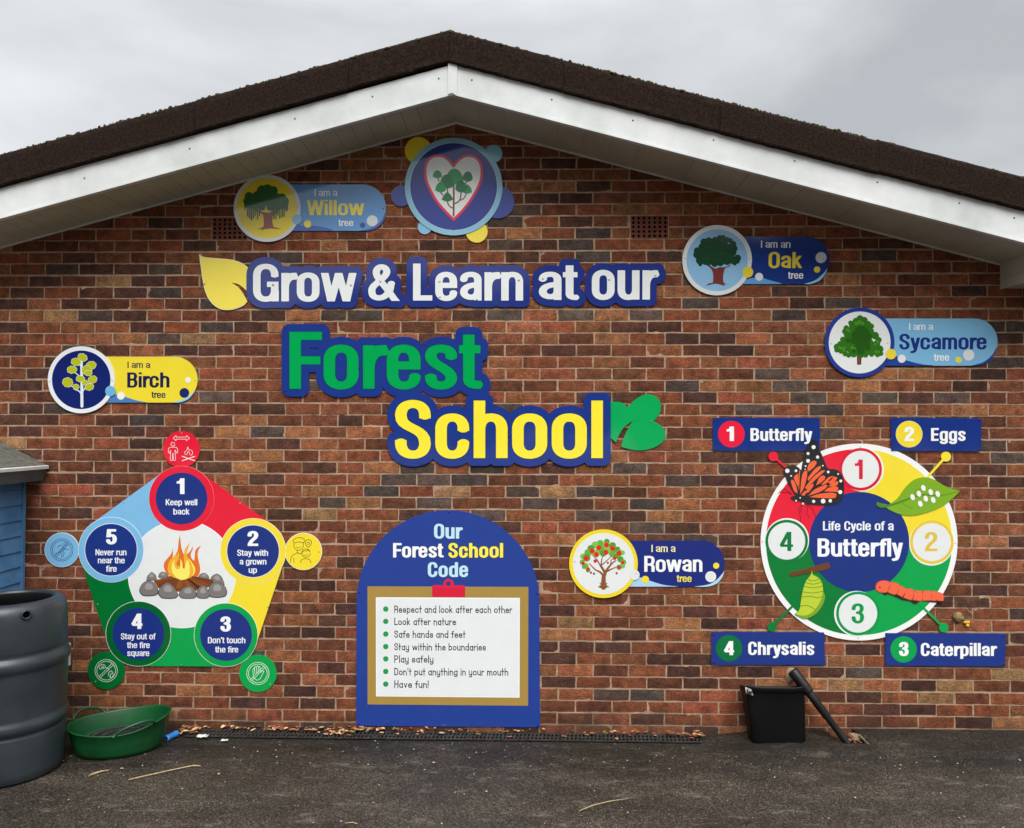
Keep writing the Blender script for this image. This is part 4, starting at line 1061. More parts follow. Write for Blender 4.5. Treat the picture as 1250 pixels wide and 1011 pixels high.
# ---- rules board with a printed clipboard
def board():
    t_ = sign('rules_board', 'arched navy board headed Our Forest School Code with a clipboard list', (547, 887))
    a = np.linspace(np.pi, 2*np.pi, 70)
    o = np.vstack([np.stack([546.8+111.6*np.cos(a), 735+112*np.sin(a)], 1), [(659.3, 888), (434.6, 886)]])
    pn = plate('panel', t_, (o, '#223f92', 7, 12))
    plate('clipboard', t_, (np.array([(448.6, 715.8), (645, 716.6), (644.6, 861.6), (448.7, 860)]), '#a98a45', 11.8, 12.6))
    pp = plate('paper', t_, (np.array([(458.8, 729.2), (634.6, 730), (634.2, 851.8), (459, 850.2)]), '#f6f8f8', 12.4, 13.0), (np.array([(460, 730.4), (633.4, 731.2), (633, 850.6), (460.2, 849)]), '#e6eaea', 12.9, 13.3))
    G = Z(420, 610, 5.0)
    body = smooth(G((546, 523), (606, 523), (608, 505), (620, 490), (637, 483), (655, 490), (667, 505), (668, 523), (730, 524), (739, 532), (738, 596), (538, 594), (538, 532)), sharp=50)
    plate('clip', t_, ([[body, circ(G((637, 514))[0], 2.9, 16)]], '#e0203f', 12.8, 14.2), (np.array(G((540, 540), (737, 541), (738, 590), (538, 589))), '#d81b3a', 14.1, 14.4))
    for s_, xa, xb, base, top, c in (('Our', 549, 721, 238, 148, '#c3e6f8'), ('Forest', 299, 605, 353, 265, '#f5f7f8'), ('School', 637, 971, 354, 265, '#fbec50'), ('Code', 511, 757, 472, 382, '#c3e6f8')):
        q = G((xa, base), (xb, top)); sh = text(s_, q[0, 0], q[1, 0], q[0, 1], q[0, 1]-q[1, 1], .21)
        plate('heading', pn, (dilate(sh, .5, .15), '#141e55', 11.9, 12.3), (sh, c, 12.2, 12.8))
    for s_, x1, y in (('Respect and look after each other', 625, 748.0), ('Look after nature', 556.6, 763.0), ('Safe hands and feet', 568, 778.5), ('Stay within the boundaries', 593, 793.8), ('Play safely', 529, 808.8), ("Don't put anything in your mouth", 620.3, 824.2), ('Have fun!', 523.2, 839.6)):
        plate('rule_lettering', pp, (text(s_, 481.4, x1, y, 8.6, .132, True, base2=y+(.5 if x1 > 580 else .2)), '#101012', 13.1, 13.6))
        plate('bullet', pp, (circ((470.9, y-4.4), 3.3, 20), '#1f9a4e', 13.2, 13.7))
    screws(t_, G((638, 76), (94, 566), (1180, 574)), 12.2, MBLACKSCREW, 1.2)
    screws(t_, Z(420, 740, 5.0)((92, 718), (1183, 732)), 12.2, MBLACKSCREW, 1.3)
board()

# ---- pentagon of campfire rules
def fire_sign():
    t_ = sign('fire_rules_sign', 'five sided sign of numbered campfire rules with a fire in the middle', (222, 815))
    cs = {1: (221.6, 608.6), 2: (308.9, 673), 3: (275.8, 775.2), 4: (168.9, 773.8), 5: (135.5, 671.2)}
    rr = {1: 39.6, 2: 39.8, 3: 38.6, 4: 39.4, 5: 39.5}
    colr = {1: '#e51d38', 2: '#f4dc33', 3: '#00a04a', 4: '#00612c', 5: '#7fbbe2'}
    ctr = np.array((222.0, 701.0))
    h_ = hull(np.vstack([circ(cs[k], rr[k], 90) for k in cs]))
    ang = lambda p: math.atan2(p[1]-ctr[1], p[0]-ctr[0])
    def ray(k):
        d_ = np.array(cs[k])-ctr; u = d_/np.linalg.norm(d_)
        best = None
        for a, b_ in zip(h_, np.roll(h_, -1, 0)):
            e = b_-a; den = u[0]*e[1]-u[1]*e[0]
            if abs(den) < 1e-9: continue
            w = a-ctr; s_ = (w[0]*e[1]-w[1]*e[0])/den; q = (w[0]*u[1]-w[1]*u[0])/den
            if s_ > 0 and -1e-6 <= q <= 1+1e-6: best = ctr+u*s_
        return best
    plate('panel', t_, (h_, '#00823c', 7, 10.5))
    for k0, k1, c in ((1, 2, '#e51d38'), (2, 3, '#f4dc33'), (3, 4, '#00a04a'), (4, 5, '#00702f'), (5, 1, '#7fbbe2')):
        a0, a1 = ang(cs[k0]), ang(cs[k1])
        if a1 < a0: a1 += 2*np.pi
        mid = [p for p in h_ if 0 < (ang(p)-a0) % (2*np.pi) < a1-a0]
        mid.sort(key=lambda p: (ang(p)-a0) % (2*np.pi))
        plate('band', t_, (np.vstack([[ctr], [ray(k0)], mid, [ray(k1)]]), c, 10.3, 12))
    wh = plate('hearth_field', t_, (circ(ctr, 66), '#f1f3f2', 11.8, 12.5), (circ(ctr, 65), '#e6e9e7', 12.4, 12.6))
    words = {1: (['Keep well', 'back'], [(616.9, 202.3, 240.8), (628.2, 211.6, 231.4)]), 2: (['Stay with', 'a grown', 'up'], [(678.6, 289.6, 327.2), (689.3, 292.6, 325.2), (699.6, 303.6, 313.6)]),
             3: (["Don't touch", 'the fire'], [(785.3, 253.8, 299.5), (796.6, 262.6, 290.8)]), 4: (['Stay out of', 'the fire', 'square'], [(780.6, 147.6, 189.8), (791.2, 155, 182.8), (801.0, 155.3, 182.2)]),
             5: (['Never run', 'near the', 'fire'], [(678.0, 116.5, 154.4), (687.8, 119.5, 152.2), (698.0, 129.3, 142.4)])}
    nums = {1: (215.8, 225.2, 603.2, 584), 2: (302.2, 315.2, 666.6, 648.2), 3: (269, 281.8, 771, 752.6), 4: (160.8, 173.8, 767.8, 749.2), 5: (129.4, 142.6, 664.8, 646)}
    for k in (4, 3, 5, 2, 1):
        z = 12.6+.1*k
        rg = plate('rule_disc', t_, (circ(cs[k], rr[k]+(.1 if k == 1 else .45)), '#e9edec', 10.4, z), (circ(cs[k], rr[k]), colr[k], 10.4, z+.3), (circ(cs[k], 32.4), '#dfe6f2' if k in (2, 5) else colr[k], z+.2, z+.5), (circ(cs[k], 31.6), '#1b3280', z+.4, z+.8))
        xa, xb, ba, tp = nums[k]; plate('numeral', rg, (text(str(k), xa, xb, ba, ba-tp, .22), '#f5f7f8', z+.7, z+1.2))
        for s_, (ba, xa, xb) in zip(*words[k]): plate('lettering', rg, (text(s_, xa, xb, ba, 7.4, .175), '#eef1f4', z+.7, z+1.2))
    # small picture badges
    A, B_, C_ = Z(40, 510, 5.615), Z(200, 520, 5.615), Z(90, 640, 4.596)
    LW = .62
    badges = [((221.4, 548.8), 21.9, '#e51d38', '#f1dfe2', [
                (A((962, 140), (982, 122), (982, 133), (1053, 133), (1053, 122), (1075, 140), (1053, 158), (1053, 147), (982, 147), (982, 158), (962, 140)), LW),
                (circ(A((960, 182))[0], 2.3, 16), LW), (smooth(A((930, 240), (930, 215), (940, 204), (960, 202), (982, 204), (992, 215), (992, 240), (984, 242), (978, 222)), False), LW), (A((945, 225), (943, 290), (950, 295), (958, 290), (959, 245)), LW), (A((975, 225), (978, 290), (970, 295), (963, 290), (961, 245)), LW), (A((930, 240), (938, 242), (944, 225)), LW),
                (smooth(A((1045, 255), (1040, 235), (1055, 222), (1063, 200), (1070, 220), (1090, 225), (1095, 245), (1085, 258)), False), LW), (smooth(A((1055, 255), (1060, 240), (1067, 230), (1075, 242), (1078, 256)), False), LW), (A((1025, 265), (1110, 295)), 1.1), (A((1025, 295), (1110, 265)), 1.1)]),
              ((75.5, 671.4), 20.6, '#7fbbe2', '#2a4474', None),
              ((370.4, 673.3), 22.3, '#f4dc33', '#4a4420', [
                (smooth(B_((890, 800), (885, 785), (905, 770), (935, 766), (960, 775), (963, 790), (955, 800), (925, 795), (893, 803)), False), LW), (smooth(B_((892, 803), (893, 830), (910, 850), (930, 852), (950, 838), (957, 815), (955, 802)), False), LW), (B_((905, 832), (920, 838), (938, 828)), LW*.8),
                (smooth(B_((868, 935), (872, 905), (885, 885), (905, 875), (920, 868)), False), LW), (B_((890, 905), (892, 935)), LW), (B_((912, 852), (915, 868), (935, 878), (948, 868)), LW),
                (circ(B_((974, 872))[0], 5.2, 20), LW), (smooth(B_((948, 865), (965, 855), (975, 860), (985, 848), (1000, 862)), False), LW), (smooth(B_((935, 938), (945, 918), (970, 910), (1000, 918), (1008, 938)), False), LW), (B_((958, 882), (972, 890), (986, 880)), LW*.8),
                (smooth(B_((968, 800), (975, 785), (995, 780), (1012, 792), (1008, 815), (990, 832), (978, 822), (968, 800)), False), LW), (smooth(B_((980, 805), (985, 795), (998, 798), (996, 812), (986, 815)), False), LW*.9)]),
              ((129.6, 818.8), 22.2, '#00702f', '#d8e6dc', None), ((314.8, 822.2), 22.3, '#00a04a', '#d8efdd', None)]
    for (c, r, col, lc, ic), k in zip(badges, (1, 5, 2, 4, 3)):
        bd = plate('picture_badge', t_, (circ(c, r+.5), '#e9eeee' if k in (2, 5) else col, 7.2, 11.6), (circ(c, r), col, 11.5, 11.9))
        if ic is None:
            q = lambda dx, dy: (c[0]+dx, c[1]+dy)
            a = R(45 if k != 5 else 46); R1 = 13.6; R2 = 11.4
            ux, uy = math.cos(a), -math.sin(a); wx, wy = -uy, ux
            bar = lambda s_: [q(ux*R2*t_+wx*s_, uy*R2*t_+wy*s_) for t_ in (-1, 1)]
            cl_ = lambda rad: np.vstack([circ(c, rad, 40), circ(c, rad, 40)[:1]])
            ic = [(cl_(R1), LW), (cl_(R2), LW), (bar(1.1), LW), (bar(-1.1), LW)]
            sp = lambda *p: smooth([q(*v_) for v_ in p], False)
            if k == 5: ic += [(np.vstack([circ(q(4.0, -7.2), 1.7, 14)]*1), LW), (sp((1.5, -4.8), (-2.5, -6.0), (-5.4, -2.6)), LW), (sp((2.2, -3.6), (0, .2), (2.6, 3.2), (1.6, 8.2)), LW), (sp((-.6, -1.2), (-3.5, 3.2), (-8, 4.6)), LW), (sp((2.5, -3), (4.5, -.4), (8.6, -1.0)), LW), (sp((-.6, 1.6), (-1.2, 3.6), (0, 6.2), (-.6, 9)), LW)]
            if k == 4: ic += [(sp((-9, -5), (-6, -7.4), (-1.8, -7), (-1, -4), (-4, -2.4), (-8, -2), (-9, -5)), LW), (sp((-6, -5.6), (-3.4, -5.4), (-3.2, -4), (-6, -3.6)), LW), (sp((5.6, 8.6), (3, 5.6), (3.4, 2), (6.6, .2), (8.6, 4.4), (7.6, 7.8), (5.6, 8.6)), LW), (sp((5.4, 7.4), (5.2, 4.6), (6.8, 3.2)), LW), (sp((-1, -4), (2, -3), (3.4, -.6)), LW)]
            if k == 3: ic += [(sp((-5.6, 5), (-6, -4.6), (-5, -6.2), (-4, -4.8), (-4, -7.6), (-2.8, -8.8), (-1.8, -7.4), (-1.8, -8.6), (-.4, -9.4), (.6, -8.2), (.6, -8.4), (2, -8.6), (2.6, -7.2), (2.8, -1)), LW), (sp((2.8, -1), (5.4, -3.4), (7.4, -2.6), (5.6, 1), (3, 6), (-1, 8.4), (-5.6, 5)), LW), ([q(-4, -4.8), q(-3.8, 0)], LW), ([q(-1.8, -7.4), q(-1.6, -.4)], LW), ([q(.6, -8.2), q(.7, -.6)], LW)]
        plate('pictogram', bd, (strokes(ic, .1, amin=.05), lc, 11.85, 12.3))
    # campfire picture
    f = Z(160, 645, 10.0)
    st = Plate()
    def stone(pts, z, hl=True):
        q = smooth(f(*pts)); st.add(q, '#3a3736', z, z+.15); c = q.mean(0); st.add(c+(q-c)*.93+np.array([0, -.35]), '#7d7876', z+.1, z+.3)
        if hl: st.add(c+(q-c)*.42+np.array([-.2, -2.0*(np.ptp(q[:, 1])/14)]), '#a09b98', z+.25, z+.42)
    for pts in ([(185,640),(200,580),(250,530),(300,570),(320,640)], [(330,600),(345,550),(385,530),(440,550),(460,590),(400,620)], [(820,590),(850,555),(900,545),(945,580),(955,620),(880,625)], [(965,640),(985,585),(1045,550),(1105,590),(1145,690),(1060,700)]): stone(pts, 12.5)
    fl = Plate()
    fl.add(smooth(f((480,580),(430,545),(400,470),(410,410),(460,350),(495,300),(507,245),(512,310),(505,360),(540,325),(570,260),(580,160),(597,80),(605,170),(615,240),(640,310),(660,330),(690,310),(735,260),(748,210),(752,260),(730,310),(735,360),(770,400),(778,340),(785,275),(815,235),(855,212),(825,260),(812,320),(825,400),(842,480),(835,550),(800,590),(640,620)), sharp=95), '#e2702a', 12.6, 12.95)
    fl.add(smooth(f((500,590),(455,540),(448,470),(470,400),(520,345),(570,310),(585,265),(592,340),(640,350),(655,260),(690,210),(715,170),(700,230),(680,290),(690,350),(740,420),(780,490),(775,550),(740,590),(630,630)), sharp=95), '#f0b02f', 12.9, 13.2)
    fl.add(smooth(f((590,260),(615,280),(640,340),(650,420),(655,470),(625,500),(590,465),(560,450),(555,420),(580,380)), sharp=95), '#e2702a', 13.1, 13.35)
    fl.add(smooth(f((620,632),(540,590),(500,520),(497,440),(530,380),(528,440),(545,485),(580,500),(600,450),(600,370),(625,420),(630,480),(655,500),(665,430),(690,380),(715,460),(715,540),(700,600)), sharp=95), '#faec6a', 13.3, 13.55)
    fl.add(smooth(f((705,365),(745,420),(782,490),(775,545),(745,585),(760,520),(745,460)), sharp=95), '#f7e560', 13.3, 13.5)
    lg = Plate(); lg.add(smooth(f((275,645),(400,610),(500,578),(640,560),(770,582),(900,610),(1020,648),(985,690),(930,725),(800,760),(580,775),(450,740),(345,735),(310,690)), sharp=60), '#7a431d', 12.45, 12.7)
    for a, b_, w, c in (((300,660),(560,600),60,'#8a4a20'), ((330,700),(560,615),52,'#7a3f1b'), ((1000,655),(740,600),55,'#7a3f1b'), ((930,710),(720,615),56,'#8f4e22'), ((575,730),(610,620),46,'#9a5829'), ((500,690),(580,615),40,'#7a3f1b'), ((640,760),(640,640),60,'#8a4a20'), ((720,730),(670,640),44,'#9a5829'), ((830,730),(700,620),30,'#3a2113')):
        a, b_ = f(a)[0], f(b_)[0]; u = (b_-a)/np.linalg.norm(b_-a); nn = np.array([-u[1], u[0]])*w/20
        k = len(lg.f)/1200
        lg.add(np.array([a+nn, a-nn, b_-nn*.6, b_+nn*.6]), c, 12.6, 12.8+k); lg.add(np.array([a+nn*.3, a+nn*.1, b_+nn*.05, b_+nn*.2]), '#5a2d12', 12.7, 12.83+k)
    lo = lg.build('logs', wh)
    for pts in ([(100,770),(120,700),(170,650),(230,640),(290,670),(330,740),(325,800),(280,825),(150,825)], [(940,780),(960,700),(1010,660),(1080,660),(1140,700),(1172,770),(1150,830),(1060,850),(960,840)], [(325,800),(350,730),(400,680),(450,662),(510,700),(560,770),(575,830),(530,858),(380,855)], [(575,810),(620,740),(690,710),(745,715),(790,770),(800,830),(760,858),(620,855)], [(795,820),(815,740),(870,698),(915,710),(950,780),(955,830),(920,858),(830,855)]): stone(pts, 13.6)
    st.build('stones', wh); fl.build('flames', wh)
    screws(t_, np.vstack([A((625, 583), (1020, 108)), B_((523, 530), (1063, 863)), C_((134, 449), (1090, 465), (603, 788), (122, 884), (1103, 899))]), 12.2, mottled('screw_painted', '#7d8a4a', '#a3ab6c', 50, .4, .1, metal=.3), .9)
fire_sign()

# ---- butterfly wheel
def wheel():
    t_ = sign('butterfly_wheel_sign', 'round sign of the life cycle of a butterfly with four coloured quarters', (1048.7, 781))
    c0 = np.array((1048.7, 661.8)); ro = 120.2; rc = 113.6; rh = 61.2
    f7, fM, fN, fO = Z(860, 500, 5.615), Z(1040, 500, 5.615), Z(860, 660, 5.947), Z(1040, 660, 5.948)
    # pins reaching out to the label plates (behind the disc)
    for a, b_, r, col in ((f7((472, 322))[0], f7((600, 432))[0], 33/5.615, '#e51d38'), (fM((645, 323))[0], fM((495, 490))[0], 34/5.615, '#f4df3a'), (fN((490, 627))[0], fN((660, 455))[0], 34/5.947, '#007a38'), (fO((667, 633))[0], fO((490, 460))[0], 34/5.948, '#00a24c')):
        plate('pointer', t_, (_field([(*a, *b_, 1.35, False, False, None)], .15, .2, [(a[0], a[1], r)]), col, 7.6, 13.6))
    d_ = plate('rim_disc', t_, (circ(c0, ro), '#f2f4f3', 7, 11.5))
    def quarter(a0, a1, col, z):
        a = np.linspace(R(a0), R(a1), 40)
        return (np.vstack([np.stack([c0[0]+rc*np.cos(a), c0[1]+rc*np.sin(a)], 1), np.stack([c0[0]+50*np.cos(a[::-1]), c0[1]+50*np.sin(a[::-1])], 1)]), col, 11.4, z)
    for a0, a1, col in ((180, 270, '#e81f3a'), (270, 360, '#f4dd36'), (0, 90, '#00a34b'), (90, 180, '#007a34')): plate('quarter', t_, quarter(a0, a1, col, 12.0))
    hub = plate('hub', t_, (circ(c0, rh), '#1a3480', 11.6, 12.5))
    plate('lettering', hub, (text('Life Cycle of a', 1004.6, 1090.8, 647.6, 11.2, .19), '#eef1f5', 12.4, 12.9)); plate('lettering', hub, (text('Butterfly', 998, 1101.8, 679.4, 22.0, .2), '#f4f6f8', 12.4, 12.9))
    for s_, c, rw, rg, ri, col, xa, xb, ba, tp in (('1', (1050.6, 573), 27.6, 26, 22.5, '#d81e38', 1043.4, 1053.2, 585, 561), ('2', (1137.6, 662), 28, 26.6, 23.2, '#e6c63c', 1129, 1144.2, 672.8, 649.4), ('3', (1047.4, 749), 29.5, 26.8, 23.4, '#00964a', 1039.6, 1054.8, 761, 736.6), ('4', (960.3, 660.6), 27.8, 26, 22.6, '#007a3c', 951.8, 968.2, 672.8, 649.4)):
        sx, sy = {'1': (1.4, 0), '2': (-.4, 1.2), '3': (-1.6, 0), '4': (.6, -1.2)}[s_]
        n = plate('number_disc', t_, (circ((c[0]+sx, c[1]+sy), rg+.75), '#f0f2f1', 11.8, 12.7), (circ(c, rg), col, 12.6, 13.0), (circ(c, ri), '#e6e9e8', 12.9, 13.3))
        plate('numeral', n, (text(s_, xa, xb, ba, ba-tp, .18), col if s_ != '2' else '#dfc047', 13.2, 13.6))
    # monarch wings and body
    W_ = f7; BLK, ORG = '#2b2a2c', '#f2683f'
    bf = plate('butterfly', t_, (smooth(W_((640,590),(655,480),(665,410),(680,330),(700,265),(720,225),(745,205),(772,222),(780,265),(800,300),(830,370),(850,405),(890,408),(925,425),(950,470),(958,540),(950,600),(920,640),(860,655),(780,655),(720,650),(680,640),(655,630),(620,625),(592,610),(600,595)), sharp=60), BLK, 12.6, 16.4),
               (smooth(W_((630,600),(605,560),(575,510),(552,450),(545,410),(570,388),(610,382),(640,395),(660,420),(662,520),(655,590)), sharp=60), '#2f2e30', 12.6, 16.2))
    P = Plate()
    for pts in ([(705,410),(715,375),(745,352),(768,360),(755,390),(715,425)], [(708,470),(760,405),(795,385),(795,405),(750,450),(712,490)], [(655,580),(665,470),(682,425),(705,420),(700,470),(680,540)], [(690,535),(740,470),(800,420),(828,418),(800,445),(730,510),(698,545)], [(662,585),(690,555),(695,565),(685,590)], [(692,575),(710,530),(745,505),(745,525),(715,565)], [(765,520),(785,470),(815,452),(828,470),(800,500)], [(800,515),(850,465),(885,455),(870,480),(820,515)], [(850,490),(880,462),(910,465),(900,485),(862,510)], [(850,525),(880,500),(912,492),(915,510),(890,528)], [(712,590),(760,545),(835,515),(840,530),(790,565)], [(820,560),(855,535),(912,530),(914,565),(870,563)], [(720,600),(790,578),(870,570),(905,578),(895,605),(830,608)]):
        plate('orange_cell', bf, (smooth(W_(*pts), sharp=95), ORG, 16.3, 16.7))
    for pts in ([(592,490),(610,485),(630,530),(638,575),(615,560)], [(612,470),(625,450),(640,440),(642,500),(640,530)], [(648,430),(655,410),(652,470),(648,560),(642,500)]):
        plate('orange_cell', bf, (smooth(W_(*pts), sharp=95), ORG, 16.1, 16.5))
    for x, y, r in [(748,258,14),(710,302,10),(775,326,11),(710,352,13),(693,388,6),(811,385,5),(848,428,9),(916,442,6),(934,490,10),(930,566,14),(862,626,12),(813,628,16),(748,630,11),(675,645,7),(656,605,5),(628,625,6),(568,420,15),(627,420,9),(594,455,6),(690,410,4)]: plate('white_spot', bf, (circ(W_((x, y))[0], r/5.615, 14), '#f0f0ee', 16.3 if x > 640 else 16.1, 16.9))
    plate('legs', bf, (strokes([(smooth(W_(*q), False), .55) for q in ([(598,578),(560,550),(540,545),(505,575)], [(600,582),(565,568),(520,568)], [(662,655),(645,685),(655,720),(660,775)], [(672,658),(660,690),(668,705)], [(700,650),(705,690),(700,710),(718,738)], [(705,655),(735,675),(748,700),(765,740)])], .1), '#3a2226', 12.5, 13.4))
    # leaf with eggs
    lf = plate('egg_leaf', t_, (smooth(fM((272,640),(320,600),(370,530),(430,480),(500,464),(560,478),(620,515),(690,545),(742,557),(700,600),(640,650),(560,690),(470,718),(390,728),(320,715),(262,690),(232,670)), sharp=70), '#7fae26', 12.6, 16.2))
    plate('leaf_vein', lf, (strokes([(smooth(fM((178,652),(230,662),(300,645),(400,608),(480,585),(560,590),(640,585),(740,557)), False), np.linspace(3.4, .5, 43)), (smooth(fM((345,640),(370,660),(418,678)), False), .6), (smooth(fM((400,605),(440,560),(480,535)), False), .6)], .12), '#4e8a22', 15.9, 16.7), (smooth(fM((172,630),(185,640),(240,650),(235,668),(200,672),(172,658)), sharp=70), '#5f9428', 12.6, 16.5))
    for x, y in [(490,538),(540,566),(588,579),(459,577),(416,601),(506,611),(557,620),(469,646)]:
        plate('egg', lf, (ell(fM((x, y))[0], 3.0, 4.2, -20), '#5f8a22', 16.1, 16.75), (ell(fM((x, y))[0], 2.7, 3.9, -20), '#f1f3ee', 16.6, 17.1))
    # chrysalis on a twig
    tw = plate('twig', t_, (smooth(fN((618,238),(640,225),(720,210),(800,185),(900,158),(915,190),(900,205),(820,225),(720,243),(640,260),(622,255)), sharp=60), '#6b4024', 12.6, 15.6))
    ch = plate('chrysalis', t_, (smooth(fN((780,212),(788,245),(830,270),(855,310),(862,370),(875,400),(865,450),(830,510),(790,545),(740,568),(700,560),(655,535),(690,500),(700,440),(715,360),(735,300),(770,250)), sharp=75), '#7fa52c', 12.6, 16), (smooth(fN((780,212),(786,248),(822,270),(850,310),(860,360),(845,430),(810,490),(770,530),(720,545),(665,535),(690,500),(700,440),(715,360),(735,300),(772,250)), sharp=75), '#bed23a', 15.9, 16.4))
    plate('segment_lines', ch, (strokes([(smooth(fN(*q), False), .9) for q in ([(752,283),(790,293),(828,280)], [(735,305),(790,316),(845,303)], [(722,332),(790,342),(858,330)], [(712,372),(785,380),(862,368)], [(702,410),(770,405),(820,415),(852,408)], [(694,478),(730,470),(770,480),(800,500)])], .12), '#74902a', 16.3, 16.7))
    # caterpillar
    P = Plate()
    P.add(smooth(fO((195,375),(215,380),(245,400),(260,388),(320,410),(370,432),(420,440),(460,462),(500,440),(590,448),(650,450),(640,420),(500,400),(300,360)), sharp=70), '#2c2320', 12.6, 15.2)
    segs = [([(170,340),(180,310),(215,290),(260,292),(280,310),(270,350),(250,378),(200,376),(175,360)]), ([(275,300),(320,305),(345,325),(335,370),(310,395),(255,375),(272,345)]), ([(340,325),(375,335),(390,352),(385,385),(365,412),(325,390),(336,365)]), ([(385,350),(430,348),(450,365),(445,410),(430,433),(370,415),(384,390)]), ([(450,368),(490,362),(512,372),(515,420),(505,440),(440,432),(447,405)]), ([(515,372),(550,362),(575,372),(578,420),(570,435),(512,438)]), ([(572,370),(605,365),(620,385),(618,425),(610,438),(570,436),(578,410)]), ([(612,370),(650,380),(668,400),(665,440),(620,435),(612,400)])]
    for i, q in enumerate(segs):
        s_ = smooth(fO(*q), sharp=80); P.add(s_, '#c8402a', 12.7, 15.4+i*.05); c = s_.mean(0); P.add(c+(s_-c)*.92, '#f26a48', 15.3, 15.85+i*.05)
    P.add(circ(fO((203, 340))[0], 1.0, 10), '#3a1c18', 15.6, 16.1)
    P.build('caterpillar', t_)
    plate('antennae', hub, (strokes([(smooth(fO((165, 330), (110, 295), (90, 250), (95, 205)), False), .9), (smooth(fO((190, 290), (182, 250), (205, 215)), False), .8)], .12), '#2a3263', 12.4, 12.8))
    screws(t_, np.vstack([f7((1068, 256), (397, 905)), fM((709, 916)), fO((45, 708))]), 11.8, MSTEEL, .8)
wheel()

# ---- four label plates round the wheel
def label_plate(label, f, cs, num, col, cc, r, nx, ny, word_, wx, wy, scr, foot, ncol='#f4f6f8', back=11.8):
    t_ = sign('label_plate', label, foot, grp='numbered label plates round the butterfly wheel')
    pn = plate('panel', t_, (f(*cs), '#1c3582', back, back+4))
    b_ = plate('number_disc', t_, (circ(f(cc)[0], r/f.s+.25), '#e8ecf0' if col == '#f2da38' else col, back+3.8, back+4.3), (circ(f(cc)[0], r/f.s), col, back+4.2, back+4.6))
    q = f((nx[0], ny[1]), (nx[1], ny[0])); plate('numeral', b_, (text(num, q[0, 0], q[1, 0], q[0, 1], q[0, 1]-q[1, 1], .22), ncol, back+4.5, back+5))
    q = f((wx[0], wy[1]), (wx[1], wy[0])); sh = text(word_, q[0, 0], q[1, 0], q[0, 1], q[0, 1]-q[1, 1], .21)
    plate('lettering', pn, (dilate(sh, .45, .14), '#152056', back+3.9, back+4.3), (sh, '#f3f5f7', back+4.2, back+4.8))
    screws(t_, f(*scr), back+4.2, MBLACKSCREW, 1.3)
f7, fM, fN, fO = Z(860, 500, 5.615), Z(1040, 500, 5.615), Z(860, 660, 5.947), Z(1040, 660, 5.948)
label_plate('navy label plate reading 1 Butterfly, with red number disc', f7, [(57, 57), (790, 57), (790, 284), (57, 283)], '1', '#ea2340', (184, 169), 90, (152, 202), (117, 216), 'Butterfly', (315, 737), (128, 215), [(73, 71), (71, 271)], (935, 550), back=7.4)
label_plate('navy label plate reading 2 Eggs, with yellow number disc', fM, [(265, 57), (888, 62), (884, 287), (270, 282)], '2', '#f2da38', (392, 169), 90, (360, 425), (119, 217), 'Eggs', (542, 779), (127, 215), [(871, 71), (871, 275)], (1142, 550))
label_plate('navy label plate reading 4 Chrysalis, with dark green number disc', fN, [(50, 662), (868, 667), (877, 903), (50, 903)], '4', '#00703a', (178, 782), 94, (143, 215), (730, 832), 'Chrysalis', (317, 797), (735, 830), [(68, 682), (68, 885)], (936, 812))
label_plate('navy label plate reading 3 Caterpillar, with bright green number disc', fO, [(243, 672), (1118, 675), (1113, 915), (243, 908)], '3', '#00a24c', (375, 790), 94, (342, 411), (736, 838), 'Caterpillar', (500, 1050), (744, 838), [(1098, 692), (1098, 900)], (1154, 813))

# ================================================================== things on the ground
def tube(path, rad, n=8, cap=True):
    """swept tube through 3D points; rad scalar or per point"""
    P = [Vector(p) for p in path]; rs = np.broadcast_to(np.asarray(rad, float), (len(P),)); v, f = [], []
    up = None
    for i, p in enumerate(P):
        t_ = (P[min(i+1, len(P)-1)]-P[max(i-1, 0)]).normalized()
        if up is None: up = Vector((0, 0, 1)) if abs(t_.z) < .9 else Vector((1, 0, 0))
        s_ = t_.cross(up).normalized(); up = s_.cross(t_).normalized()
        for k in range(n):
            a = 2*math.pi*k/n; q = p+(s_*math.cos(a)+up*math.sin(a))*rs[i]; v.append(tuple(q))
    for i in range(len(P)-1):
        for k in range(n): f.append((i*n+k, i*n+(k+1) % n, (i+1)*n+(k+1) % n, (i+1)*n+k))
    if cap: f.append(tuple(range(n))); f.append(tuple((len(P)-1)*n+k for k in range(n)))
    return v, f
def lathe(cx, cy, prof, n=72, wob=0.0):
    v, f = [], []
    for r, z in prof:
        for k in range(n):
            a = 2*math.pi*k/n; v.append((cx+r*math.cos(a), cy+r*math.sin(a), z))
    for i in range(len(prof)-1):
        for k in range(n): f.append((i*n+k, i*n+(k+1) % n, (i+1)*n+(k+1) % n, (i+1)*n+k))
    return v, f
def join(*vf):
    v, f = [], []
    for a, b_ in vf: o = len(v); v += list(a); f += [tuple(o+i for i in q) for q in b_]
    return v, f

